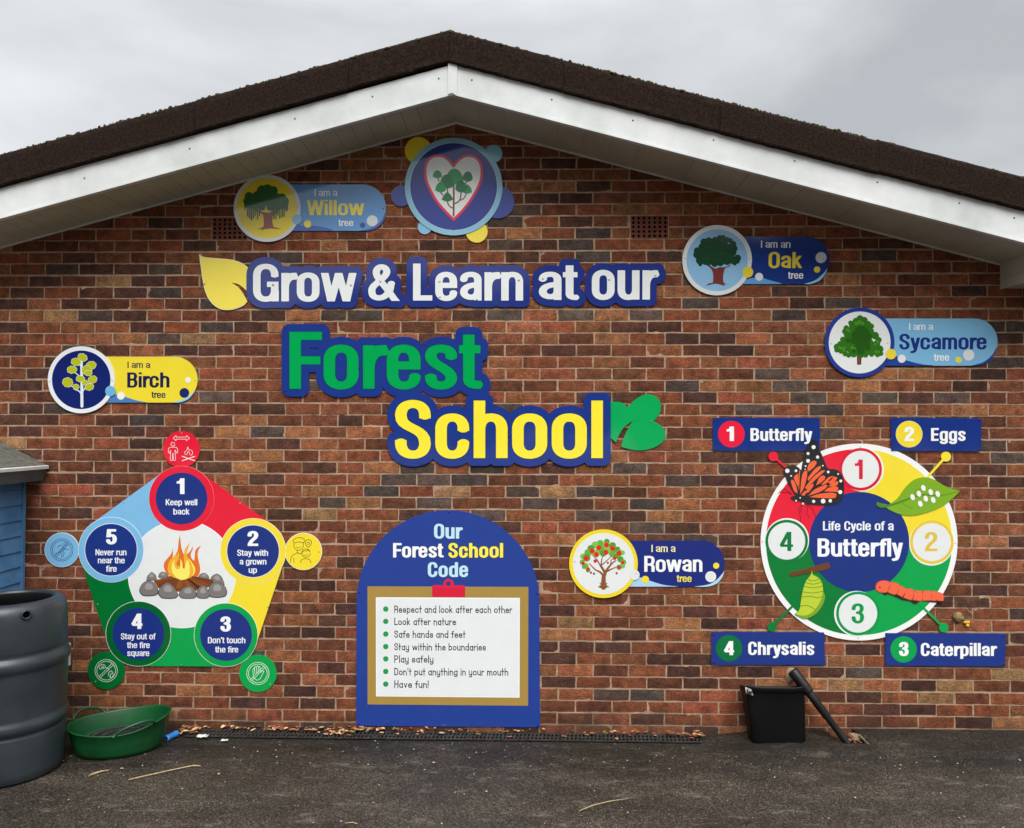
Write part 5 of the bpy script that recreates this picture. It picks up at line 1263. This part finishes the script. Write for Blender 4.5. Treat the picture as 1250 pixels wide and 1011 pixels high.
# ---- water butt
mButt = mottled('grey_polythene', '#272d31', '#353c41', 3.0, .36, .25, .002, bscale=60)
mShadeBlk = MATS['shade_black']
def butt():
    cx, cy = -2.945, -.60
    t_ = thing('water_butt', 'dark grey ribbed plastic water butt with an open top beside the green tub', 'water butt', (cx, cy, 0))
    pr = [(.0, .0), (.268, .0), (.278, .012), (.283, .05), (.288, .16), (.290, .235), (.288, .246), (.284, .252), (.286, .262), (.300, .276), (.303, .296), (.300, .318), (.291, .330), (.290, .345), (.292, .45), (.293, .56), (.292, .585), (.293, .592), (.302, .606), (.306, .628), (.302, .652), (.293, .664), (.287, .674), (.283, .684), (.288, .696), (.290, .71), (.288, .85), (.284, .900), (.276, .930), (.262, .948), (.242, .957), (.225, .960), (.217, .957), (.213, .945)]
    v, f = lathe(cx, cy, pr); o = mesh_obj('body', v, f, [mButt], parent=t_, smooth=True)
    v, f = lathe(cx, cy, [(.213, .945), (.215, .90), (.262, .86), (.275, .55), (.275, .40), (.0, .395)])
    mesh_obj('interior', v, f, [mottled('butt_inside', '#0d0e0f', '#17191a', 4, .6, 0)], parent=t_, smooth=True)
    # overflow port: a moulded ring round a black disc painted as the hole's shade
    pc = rays(31.8, 750.5); best = None
    for tt in np.linspace(3.5, 5, 3000):
        p = CAM+pc*tt
        if math.hypot(p[0]-cx, p[1]-cy) <= .289: best = p; break
    nrm = Vector((best[0]-cx, best[1]-cy, 0)).normalized(); sd = Vector((0, 0, 1)).cross(nrm); b_ = Vector(best)
    v, f = [], []
    for r, h_ in ((.027, -.002), (.026, .006), (.021, .009), (.0175, .006), (.0165, -.004)):
        for k in range(24):
            a = 2*math.pi*k/24; v.append(tuple(b_+(sd*math.cos(a)+Vector((0, 0, 1))*math.sin(a))*r+nrm*h_))
    for i in range(4):
        for k in range(24): f.append((i*24+k, i*24+(k+1) % 24, (i+1)*24+(k+1) % 24, (i+1)*24+k))
    prt = mesh_obj('overflow_port', v, f, [mButt], parent=t_, smooth=True)
    v = [tuple(b_+(sd*math.cos(2*math.pi*k/24)+Vector((0, 0, 1))*math.sin(2*math.pi*k/24))*.017+nrm*.003) for k in range(24)]
    mesh_obj('hole', v, [tuple(range(24))], [mShadeBlk], parent=prt)
    # pale plate on the side facing the wall
    ax_, ay_ = Vector((.80, .60, 0)), Vector((-.60, .80, 0))
    v = []
    for off in (.290, .302):
        for s_, z in ((-.03, .535), (.03, .535), (.028, .655), (-.026, .66)): p = Vector((cx, cy, 0))+ax_*off+ay_*s_; v.append((p.x, p.y, z))
    mesh_obj('label_plate', v, [(3, 2, 1, 0), (4, 5, 6, 7), (0, 1, 5, 4), (1, 2, 6, 5), (2, 3, 7, 6), (3, 0, 4, 7)], [mottled('pale_plastic', '#c9c9c4', '#dcdcd6', 6, .5, .1)], parent=t_)
butt()

# ---- green flexible tub and the black lid lying in it
mTub = mottled('green_rubber', '#05401c', '#085227', 5, .42, .25, .002, bscale=90)
mTub2 = mottled('green_rubber_muddy', '#26301c', '#074c23', 12, .55, .4, .002, c2='#06461f', lo=.36, hi=.5)
def tub():
    cx, cy, an = -2.455, -.318, R(17)
    t_ = thing('flexible_tub', 'low green oval rubber tub with two loop handles, muddy on its right side', 'tub', (cx, cy, 0))
    n = 72; H_ = .178
    def pt(a, ra, rb, z): x, y = ra*math.cos(a), rb*math.sin(a); return (cx+x*math.cos(an)-y*math.sin(an), cy+x*math.sin(an)+y*math.cos(an), z)
    def rz(a): return H_+.022*math.cos(a-R(30))+.010*math.cos(2*a)-.012*math.exp(-((a-R(285)+math.pi) % (2*math.pi)-math.pi)**2/.25)
    hs = [(R(295), 1), (R(138), -1)]
    v, f = [], []
    lv = [(.0, .0, 0, 0), (.205, .135, 0, .004), (.226, .152, 0, .0), (.238, .162, .10, .012), (.262, .178, .55, 0), (.277, .187, .93, 0), (.285, .193, .97, 0), (.286, .194, 1.0, 0), (.280, .189, 1.0, .003), (.273, .183, .96, 0), (.255, .170, .5, .0), (.232, .155, .08, .012), (.2, .13, .05, .01), (0, 0, .05, .01)]
    for ra, rb, u, dz in lv:
        for k in range(n): a = 2*math.pi*k/n; v.append(pt(a, ra, rb, rz(a)*u+dz))
    for i in range(len(lv)-1):
        for k in range(n): f.append((i*n+k, i*n+(k+1) % n, (i+1)*n+(k+1) % n, (i+1)*n+k))
    o = mesh_obj('body', v, f, [mTub, mTub2], None, t_, True)
    for p in o.data.polygons:
        i, k = divmod(p.index, n)
        if 2 <= i <= 4 and R(275) < 2*math.pi*k/n < R(335): p.material_index = 1
    for a0, sg in hs:
        path = []
        for q in np.linspace(-1, 1, 15):
            a = a0+q*.42; up = .050*(1-q*q)**.7
            path.append(pt(a, .283+.012*(1-q*q), .191+.010*(1-q*q), rz(a)-.006+up))
        v, f = tube(path, .008, 8); mesh_obj('handle', v, f, [mTub], parent=t_, smooth=True)
    lc = (cx+.02, cy+.015)
    v, f = [], []
    for i, (q, dz) in enumerate([(1, -.006), (1, .004), (.97, .009), (.92, .009), (.9, .003), (.72, .003), (.7, .008), (.66, .008), (.64, .003), (.4, .003), (.38, .007), (.34, .007), (.32, .003), (0, .003)]):
        for k in range(48):
            a = 2*math.pi*k/48; x, y = .205*q*math.cos(a), .128*q*math.sin(a)
            v.append((lc[0]+x*math.cos(an)-y*math.sin(an), lc[1]+x*math.sin(an)+y*math.cos(an), .078+dz+.10*(y)+.02*x))
    for i in range(13):
        for k in range(48): f.append((i*48+k, i*48+(k+1) % 48, (i+1)*48+(k+1) % 48, (i+1)*48+k))
    o = mesh_obj('ridged_disc', v, f, [mottled('black_plastic', '#0b0b0c', '#151516', 6, .35, .2, .001)], smooth=True, origin=(lc[0], lc[1], .05))
    tag(o, 'ridged black plastic disc lying inside the green tub', 'disc')
tub()

# ---- blue plastic tube and litter in front of the wall
p0, p1 = on_ground(203, 901.5, .02), on_ground(216.5, 895, .022)
dv = (p1-p0).normalized()
v, f = tube([p0-dv*.002, p0, p0+dv*.012, p0+dv*.014, p1-dv*.02, p1-dv*.012, p1-dv*.002, p1], [.014, .0205, .021, .0185, .0185, .0195, .018, .013], 14)
o = mesh_obj('plastic_tube', v, f, [mottled('blue_plastic', '#2f86e6', '#4a9cf0', 12, .35, .1)], smooth=True, origin=tuple((p0+p1)/2))
tag(o, 'short bright blue plastic tube lying against the green tub', 'tube')
def crumple(c, s_, label, seed):
    rg = random.Random(seed); v, f = [], []; n = 7
    for j in range(n):
        for i in range(n): v.append((c[0]+(i/(n-1)-.5)*s_*2.2+rg.uniform(-.2, .2)*s_*.5, c[1]+(j/(n-1)-.5)*s_*1.5+rg.uniform(-.2, .2)*s_*.5, .008+abs(rg.gauss(0, .3))*s_*.55))
    for j in range(n-1):
        for i in range(n-1): q = j*n+i; f.append((q, q+1, q+n+1, q+n))
    o = mesh_obj('paper_scrap', v, f, [MATS['pale_plastic']], origin=(c[0], c[1], .005)); tag(o, label, 'litter')
crumple(on_ground(247.5, 900.5), .030, 'crumpled white paper scrap on the drain grating near the leaf pile', 1)
crumple(on_ground(274, 905.5), .018, 'small torn white paper scrap at the front edge of the drain grating', 2)

# ---- drain grating along the foot of the wall
def drain():
    x0, x1 = on_ground(226, 900)[0], on_ground(853, 900)[0]
    ya, yb = -.018, -.128
    t_ = thing('drain_channel', 'long dark slotted drain grating along the foot of the wall', 'drain', ((x0+x1)/2, (ya+yb)/2, 0))
    mG = mottled('cast_iron', '#2b2927', '#4a4744', 30, .6, .6, .002, metal=.3)
    v, f = boxes([([(x0, yb, .001), (x1, yb, .001), (x1, ya, .001), (x0, ya, .001)], [(x0, yb, .0022), (x1, yb, .0022), (x1, ya, .0022), (x0, ya, .0022)])])
    mesh_obj('slot_shade', v, f, [mShadeBlk], parent=t_)  # flat black sheet painted as the shade under the slots
    bx = []
    def bar(a, b_, w, z0=.003, z1=.0095):
        a, b_ = Vector(a), Vector(b_); u = (b_-a).normalized(); s_ = Vector((-u.y, u.x))*w/2
        q = [a-s_, b_-s_, b_+s_, a+s_]; bx.append(([(p.x, p.y, z0) for p in q], [(p.x, p.y, z1) for p in q]))
    for y in (ya-.005, (ya+yb)/2, yb+.005): bar((x0, y), (x1, y), .010, .003, .010)
    x = x0+.012; k = 0
    while x < x1:
        bar((x, yb+.011), (x+.004, (ya+yb)/2-.006), .0115); bar((x+.004, (ya+yb)/2+.006), (x+.008, ya-.011), .0115)
        if k % 24 == 0: bar((x-.009, yb+.011), (x-.009, ya-.011), .006, .003, .0105)
        x += .0245; k += 1
    v, f = boxes(bx); mesh_obj('grating', v, f, [mG], parent=t_)
drain()

# ---- dead leaves
def leaves():
    v, f, mi = [], [], []
    mats = [mottled('dead_leaf_'+k, a, b_, 40, .8, .4, .001) for k, a, b_ in (('tan', '#98684a', '#c29a72'), ('brown', '#6b3d22', '#9a5f38'), ('rust', '#93523a', '#b8745a'), ('pale', '#b99468', '#dcbc90'), ('olive', '#5c5a28', '#85803a'))]
    spots = []
    def sc(px0, px1, y0, y1, n, s0=.018, s1=.036):
        for _ in range(n):
            q = on_ground(random.uniform(px0, px1), 900); spots.append((q[0], random.uniform(y0, y1), random.uniform(s0, s1)))
    sc(214, 238, -.11, -.012, 46); sc(238, 300, -.03, -.008, 14); sc(300, 440, -.05, -.008, 46); sc(385, 436, -.09, -.01, 26); sc(436, 480, -.035, -.008, 14); sc(480, 560, -.03, -.008, 22, .012, .026); sc(560, 690, -.03, -.008, 14, .012, .026)
    sc(690, 855, -.06, -.008, 16); sc(838, 856, -.10, -.01, 14); sc(1022, 1052, -.20, -.09, 26, .012, .022); sc(300, 860, -.13, -.03, 26); sc(76, 100, -.1, -.01, 14); sc(120, 1200, -1.2, -.2, 16, .008, .018)
    for x, y, s_ in spots:
        a = random.uniform(0, 6.28); tlt = random.uniform(-.5, .5); cur = random.uniform(.2, .9); w = s_*random.uniform(.3, .5); o = len(v)
        z = random.uniform(.014, .034) if y > -.14 else .006
        for i in range(5):
            u = i/4-.5; ww = w*math.cos(u*2.7)
            for s2 in (-1, 0, 1):
                lx, ly = u*2*s_*.6, s2*ww; lz = z+cur*abs(s2)*ww*.7+tlt*u*s_*.6+cur*s_*(u*u)*.5
                v.append((x+lx*math.cos(a)-ly*math.sin(a), y+lx*math.sin(a)+ly*math.cos(a), max(.004, lz)))
        c = random.choices(range(5), [4, 5, 3, 3, .5])[0]
        for i in range(4):
            for s2 in (0, 1): q = o+i*3+s2; f.append((q, q+1, q+4, q+3)); mi.append(c)
    o = mesh_obj('fallen_leaves', v, f, mats, mi, origin=(0, -.05, 0)); tag(o, 'dry brown leaves blown along the foot of the wall', 'leaves', kind='stuff')
leaves()
def grit():
    v, f, mi = [], [], []
    ms = [mottled('grit_pale', '#8d877d', '#b5afa4', 90, .9, .3, .001), mottled('grit_dark', '#3a3631', '#5b564e', 90, .9, .3, .001), mottled('grit_red', '#8a2f34', '#b04a4a', 90, .8, .2, .001)]
    for _ in range(850):
        x = random.uniform(-3.2, 3.2); y = random.choice([random.uniform(-1.35, -.2), random.uniform(-.5, -.15)]); r = random.choice([.0018, .0025, .0034, .005])*random.uniform(.7, 1.3); o = len(v)
        for q in ((1, 0, 0), (-1, 0, 0), (0, 1, 0), (0, -1, 0), (0, 0, .8), (0, 0, -.4)): v.append((x+q[0]*r*random.uniform(.7, 1.3), y+q[1]*r*random.uniform(.7, 1.3), .0015+q[2]*r))
        f += [(o, o+2, o+4), (o+2, o+1, o+4), (o+1, o+3, o+4), (o+3, o, o+4)]; mi += [random.choices([0, 1, 2], [5, 4, .12])[0]]*4
    o = mesh_obj('loose_grit', v, f, ms, mi, origin=(0, -.6, 0)); tag(o, 'loose pale grit scattered over the asphalt', 'grit', kind='stuff')
grit()
mTwig = mottled('dry_stalk', '#a08a5e', '#c9b488', 60, .8, .3, .001)
def twig(pts, r, label):
    P = [on_ground(*p, z=.006) for p in pts]; v, f = tube(P, r, 6); c = sum(P, Vector())/len(P)
    o = mesh_obj('dry_stalk', v, f, [mTwig], smooth=True, origin=tuple(c)); tag(o, label, 'stalk')
twig([(156.5, 952), (178, 947), (205, 941), (226, 936.5), (237, 934.5), (245, 935.2)], (.0035, .003, .0028, .003, .004, .002), 'longest pale dry stalk on the asphalt in front of the green tub')
twig([(108.5, 947), (116, 944), (124, 941.6), (133, 940)], (.005, .006, .004, .002), 'short tan dry stalk on the asphalt just below the green tub')
twig([(421, 1005), (430, 1004), (436, 1005.5)], (.0015, .0022, .0016), 'thin dry stalk at the bottom edge below the rules board')
twig([(707, 990), (724, 983), (745, 978), (766, 975)], (.0028, .0022, .002, .0015), 'thin faint stalk on the asphalt right of the rules board')

# ---- black square tub and the pipe leaning behind it
mBlk = mottled('black_tub_plastic', '#050505', '#0b0b0c', 5, .5, .3, .003, bscale=40, spec=.25)
def blacktub():
    fl, fr = on_ground(919, 911.5), on_ground(983.8, 911.5)
    cx = (fl[0]+fr[0])/2; yf = (fl[1]+fr[1])/2-.02; w = (fr[0]-fl[0])/2; dp = .066; cy = yf+dp
    t_ = thing('plastic_planter', 'worn black square plastic planter against the wall under the Chrysalis plate', 'planter', (cx, cy, 0))
    def ringpt(hw, hd, r, z, dx=0, wob=0):
        out = []
        for k in range(64):
            a = 2*math.pi*(k+.5)/64; c_, s_ = math.cos(a), math.sin(a); e = .30
            x = hw*math.copysign(abs(c_)**e, c_); y = hd*math.copysign(abs(s_)**e, s_)
            rb = 1-wob*(k % 8 == 0)
            out.append((cx+dx+x*rb, cy+y*rb, z-(.30*(y+hd) if z > .3 else 0)+(.004*math.sin(a*2+1)+.003*math.sin(5*a) if z > .3 else 0)))
        return out
    wt = w*1.15
    lv = [(0, .0), (w*.97, .0), (w, .02), (w*1.04, .12), (w*1.10, .26), (wt-.010, .332), (wt-.008, .335), (wt, .338), (wt+.002, .366), (wt-.002, .371), (wt-.010, .370), (wt-.016, .356), (w*1.05, .2), (w*.95, .03), (0, .03)]
    v, f = [], []
    for i, (h_, z) in enumerate(lv): v += ringpt(h_, dp*h_/w if h_ else 0, 0, z, -.030*z/.38, .014 if 1 < i < 5 else 0)
    for i in range(len(lv)-1):
        for k in range(64): f.append((i*64+k, i*64+(k+1) % 64, (i+1)*64+(k+1) % 64, (i+1)*64+k))
    o = mesh_obj('body', v, f, [mBlk], parent=t_, smooth=True)
    # torn pale flap at the left rim
    xl = cx-wt-.030; v, f = boxes([([(xl+.004, cy-dp*1.22, .325), (xl+.05, cy-dp*1.22, .318), (xl+.04, cy-dp*1.22, .352), (xl+.002, cy-dp*1.22, .368)], [(xl+.004, cy-dp*1.18, .325), (xl+.05, cy-dp*1.18, .318), (xl+.04, cy-dp*1.18, .352), (xl+.002, cy-dp*1.18, .368)])])
    mesh_obj('torn_flap', v, f, [mottled('scuffed_plastic', '#15150f', '#c9c8bd', 55, .6, .4, .002, lo=.48, hi=.6)], parent=t_)
    return cx, cy
bcx, bcy = blacktub()
def pipe():
    lo_ = on_ground(1034.5, 908, .03); hx, hz = on_wall([(967.5, 819)], .055)[0]
    hi = Vector((hx, -.055, hz)); lo_.y = min(lo_.y, -.13); d_ = hi-lo_
    t_ = thing('drain_pipe', 'black plastic downpipe leaning on the wall behind the planter', 'pipe', tuple(lo_))
    mP = mottled('pipe_plastic', '#090909', '#1b1b1b', 14, .4, .5, .002)
    v, f = tube([lo_, lo_+d_*.35, lo_+d_*.37, lo_+d_*.66, lo_+d_*.72], [.021, .021, .025, .025, .025], 16, False)
    v2, f2_ = tube([lo_+d_*.01, lo_+d_*.5], [.018, .018], 16, True)
    mesh_obj('tube', *join((v, f), (v2, f2_)), [mP], parent=t_, smooth=True)
    v, f = tube([lo_+d_*.69, lo_+d_*.70, lo_+d_*.72, lo_+d_*.985, lo_+d_*1.0], [.027, .033, .034, .034, .032], 16, False)
    v2, f2_ = tube([lo_+d_*.7, lo_+d_*.985], [.028, .028], 16, True)
    mesh_obj('socket', *join((v, f), (v2, f2_)), [mP], parent=t_, smooth=True)
pipe()
# pale mortar patch on the wall behind the socket
def patch(name, pts, mat, label, cat, th=.004):
    q = on_wall(pts, .012); n = len(q); c = q.mean(0)
    v = [(x, -.0072, z) for x, z in q]+[(c[0]+(x-c[0])*.8, -.0072-th, c[1]+(z-c[1])*.8) for x, z in q]
    o = mesh_obj(name, v, [(k, (k+1) % n, n+(k+1) % n, n+k) for k in range(n)]+[tuple(range(n, 2*n))], [mat], origin=(c[0], -.008, c[1])); tag(o, label, cat)
patch('mortar_patch', [(960, 820), (963, 815), (970, 816), (972, 823), (968, 832), (963, 834), (960, 828)], mM, 'rough pale mortar dab on the wall behind the top of the pipe', 'mortar')
# broken bricks and slates in the open gully
mBk = mottled('broken_brick', '#7a4636', '#b07a62', 30, .95, .7, .004); mSl = mottled('weathered_wood', '#2a2620', '#7d735f', 40, .9, .5, .003)
def lump(name, px, py, s_, mat, label, cat, rz_=0.0, tl=0.0, zb=.012):
    c = on_ground(px, py); v = []
    for dz in (0, s_[2]):
        for dx, dy in ((-1, -1), (1, -1), (1, 1), (-1, 1)):
            x, y = dx*s_[0]*random.uniform(.85, 1.1), dy*s_[1]*random.uniform(.85, 1.1)
            v.append((c[0]+x*math.cos(rz_)-y*math.sin(rz_), c[1]+x*math.sin(rz_)+y*math.cos(rz_), zb+dz*random.uniform(.85, 1.1)+tl*x))
    f = [(3, 2, 1, 0), (4, 5, 6, 7), (0, 1, 5, 4), (1, 2, 6, 5), (2, 3, 7, 6), (3, 0, 4, 7)]
    bm = bmesh.new(); vs_ = [bm.verts.new(p) for p in v]; [bm.faces.new([vs_[i] for i in q]) for q in f]
    bmesh.ops.bevel(bm, geom=bm.edges[:], offset=min(s_)*.25, segments=2, affect='EDGES'); me = bmesh.new()
    vv = [tuple(q.co) for q in bm.verts]; bm.verts.index_update(); ff = [tuple(q.index for q in p.verts) for p in bm.faces]; bm.free(); me.free()
    tag(mesh_obj(name, vv, ff, [mat], origin=tuple(c)), label, cat)
lump('brick_piece', 1045, 905, (.045, .035, .03), mM, 'pale mortar crusted brick piece in the gully beside the pipe end', 'brick', .2)
lump('brick_piece', 1051, 914.5, (.028, .018, .014), mBk, 'small pink broken brick piece nearest the front of the gully', 'brick', -.3)
lump('brick_piece', 1037, 913.5, (.02, .014, .012), mBk, 'smallest red brown brick chip under the foot of the pipe', 'brick', .5)
def batten(a, b_, za, zb_, w, label):
    A_, B2 = on_ground(*a, z=za), on_ground(*b_, z=zb_); v, f = tube([A_, (A_+B2)/2, B2], w, 4)
    tag(mesh_obj('wood_batten', v, f, [mSl], origin=tuple((A_+B2)/2)), label, 'batten')
batten((1049, 897), (1069, 917), .05, .012, .008, 'thin weathered batten along the right edge of the open gully')
batten((1054, 901), (1065, 917.5), .035, .016, .005, 'thinner dark batten lying left of the gully edge batten')

# ---- dried gall stuck on the wall above the Caterpillar plate
def gall():
    f = Z(1140, 730, 11.364); c = on_wall(f((410, 300)))[0]
    t_ = thing('dried_plant_clump', 'tan dried seed head with a yellow tip stuck on the wall above the Caterpillar plate', 'dried plant', (c[0], -.008, c[1]))
    def blob(name, pts, mat):
        V, F = [], []
        for (px, py), r, st in pts:
            x, z = on_wall(f((px, py)), .02)[0]; r = r/11.364/191; o = len(V); nu, nv = 12, 8
            for j in range(nv+1):
                for i in range(nu):
                    th = math.pi*j/nv; a = 2*math.pi*i/nu; q = 1+.12*math.sin(3*a+j)+random.uniform(-.06, .06)
                    V.append((x+r*st*math.sin(th)*math.cos(a)*q, -.016-r*.6*math.sin(th)*math.sin(a)*q, z+r*math.cos(th)*q))
            for j in range(nv):
                for i in range(nu): F.append((o+j*nu+i, o+j*nu+(i+1) % nu, o+(j+1)*nu+(i+1) % nu, o+(j+1)*nu+i))
        mesh_obj(name, V, F, [mat], parent=t_, smooth=True)
    blob('seed_head', [((340, 265), 62, 1.0), ((345, 305), 36, 1.3), ((400, 285), 26, 1.2)], mottled('dried_husk', '#6f5a38', '#a8925f', 90, .85, .8, .004))
    blob('yellow_tip', [((462, 340), 22, 2.1), ((473, 385), 22, 1.1)], mottled('ochre_tip', '#d59a1c', '#f2cf3a', 90, .6, .3, .002))
    stalks = [[(400, 280), (440, 265), (490, 290), (560, 290)], [(420, 240), (450, 265), (500, 275)], [(455, 155), (495, 190), (530, 225)], [(430, 290), (500, 250), (540, 235)]]
    V = []
    for q in stalks:
        pp = on_wall(f(*q), .02); V.append(tube([(x, -.02-.004*i, z) for i, (x, z) in enumerate(pp)], .0022, 6))
    for i, vf in enumerate(V): mesh_obj('stalk', *vf, [MATS['dry_stalk'] if i == 2 else mSl], parent=t_, smooth=True)
gall()

# ---- blue garden shed at the left
def shed():
    X0 = on_wall([(29, 700)], .03)[0][0]; XW = 1.35; y0, y1 = -1.75, -.03
    t_ = thing('garden_shed', 'blue boarded timber shed with a grey felt roof at the left edge', 'shed', (X0-XW/2, (y0+y1)/2, 0))
    ze = 1.60
    mBl = mottled('blue_woodstain', '#4677a3', '#5e90bd', 6, .6, .5, .002, bscale=70)
    bx = []
    z = .06; hb = .098
    while z < ze:
        zt = min(z+hb-.003, ze)
        bx.append(([(X0-.03, y0, z), (X0, y0, z), (X0-.010, y0, zt), (X0-.03, y0, zt)], [(X0-.03, y1-.028, z), (X0, y1-.028, z), (X0-.010, y1-.028, zt), (X0-.03, y1-.028, zt)])); z += hb
    bx.append(([(X0-XW, y0, .05), (X0-.031, y0, .05), (X0-.031, y0, ze), (X0-XW, y0, ze)], [(X0-XW, y1-.003, .05), (X0-.031, y1-.003, .05), (X0-.031, y1-.003, ze), (X0-XW, y1-.003, ze)]))
    v, f = boxes(bx); mesh_obj('boarding', v, f, [mBl], parent=t_)
    for y in (y1-.027, y0+.002):
        v, f = boxes([([(X0-.028, y, .05), (X0+.008, y, .05), (X0+.008, y, ze), (X0-.028, y, ze)], [(X0-.028, y+.026, .05), (X0+.008, y+.026, .05), (X0+.008, y+.026, ze), (X0-.028, y+.026, ze)])])
        mesh_obj('corner_post', v, f, [mBl], parent=t_)
    xe = X0+.135; zc = 1.665; rx = X0-XW/2; zr = zc+.40; mF = mottled('grey_felt', '#4a4a44', '#6d6d64', 30, .95, .6, .003, bscale=200); mFa = mottled('grey_fascia', '#4b4f51', '#62676a', 8, .6, .3, .002)
    bx = []
    for sx in (1, -1):
        e = rx+sx*(xe-rx); bx.append(([(rx, y0-.1, zr), (e, y0-.1, zc), (e, y0-.1, zc+.014), (rx, y0-.1, zr+.014)], [(rx, y1+.018, zr), (e, y1+.018, zc), (e, y1+.018, zc+.014), (rx, y1+.018, zr+.014)]))
    v, f = boxes(bx); rf = mesh_obj('roof', v, f, [mF], parent=t_)
    v, f = boxes([([(xe-.045, y0-.1, zc-.075), (xe-.028, y0-.1, zc-.082), (xe-.004, y0-.1, zc-.003), (xe-.02, y0-.1, zc-.001)], [(xe-.045, y1+.014, zc-.075), (xe-.028, y1+.014, zc-.082), (xe-.004, y1+.014, zc-.003), (xe-.02, y1+.014, zc-.001)]),
                  ([(X0-.02, y1-.01, zc-.078), (xe-.046, y1-.01, zc-.078), (xe-.03, y1-.01, zc-.004), (X0-.02, y1-.01, zc+.03)], [(X0-.02, y1+.01, zc-.078), (xe-.046, y1+.01, zc-.078), (xe-.03, y1+.01, zc-.004), (X0-.02, y1+.01, zc+.03)])])
    mesh_obj('eaves_board', v, f, [mFa], parent=rf)
    v, f = boxes([([(xe-.004, y0-.1, zc-.004), (xe+.006, y0-.1, zc-.006), (xe+.006, y0-.1, zc+.012), (xe-.004, y0-.1, zc+.017)], [(xe-.004, y1+.02, zc-.004), (xe+.006, y1+.02, zc-.006), (xe+.006, y1+.02, zc+.012), (xe-.004, y1+.02, zc+.017)])])
    mesh_obj('drip_edge', v, f, [MATS['pale_plastic']], parent=rf)
shed()

# ---- the wood that closes the playground behind the viewpoint (mirrored in the glossy signs)
def wood():
    v, f = [], []; rg = random.Random(5)
    for k in range(4200):
        a = rg.uniform(R(185), R(355)); r = rg.uniform(26, 33); x, y = r*math.cos(a), r*math.sin(a)-2
        top = 7.4+1.0*math.sin(a*7)+.7*math.sin(a*17+1)
        z = rg.uniform(.04, 1)**.5*top; s_ = rg.uniform(.5, 1.1); o = len(v)
        for q in range(6): aa = q*math.pi/3; v.append((x+s_*math.cos(aa)*rg.uniform(.6, 1.1), y+rg.uniform(-.5, .5), z+s_*math.sin(aa)*rg.uniform(.6, 1.1)))
        f.append(tuple(o+q for q in range(6)))
    o = mesh_obj('distant_wood', v, f, [mottled('distant_foliage', '#20281a', '#3d4a2c', .6, 1, 0)], origin=(0, -28, 0)); tag(o, 'dark belt of trees closing the playground opposite the wall', 'wood', kind='stuff')
wood()
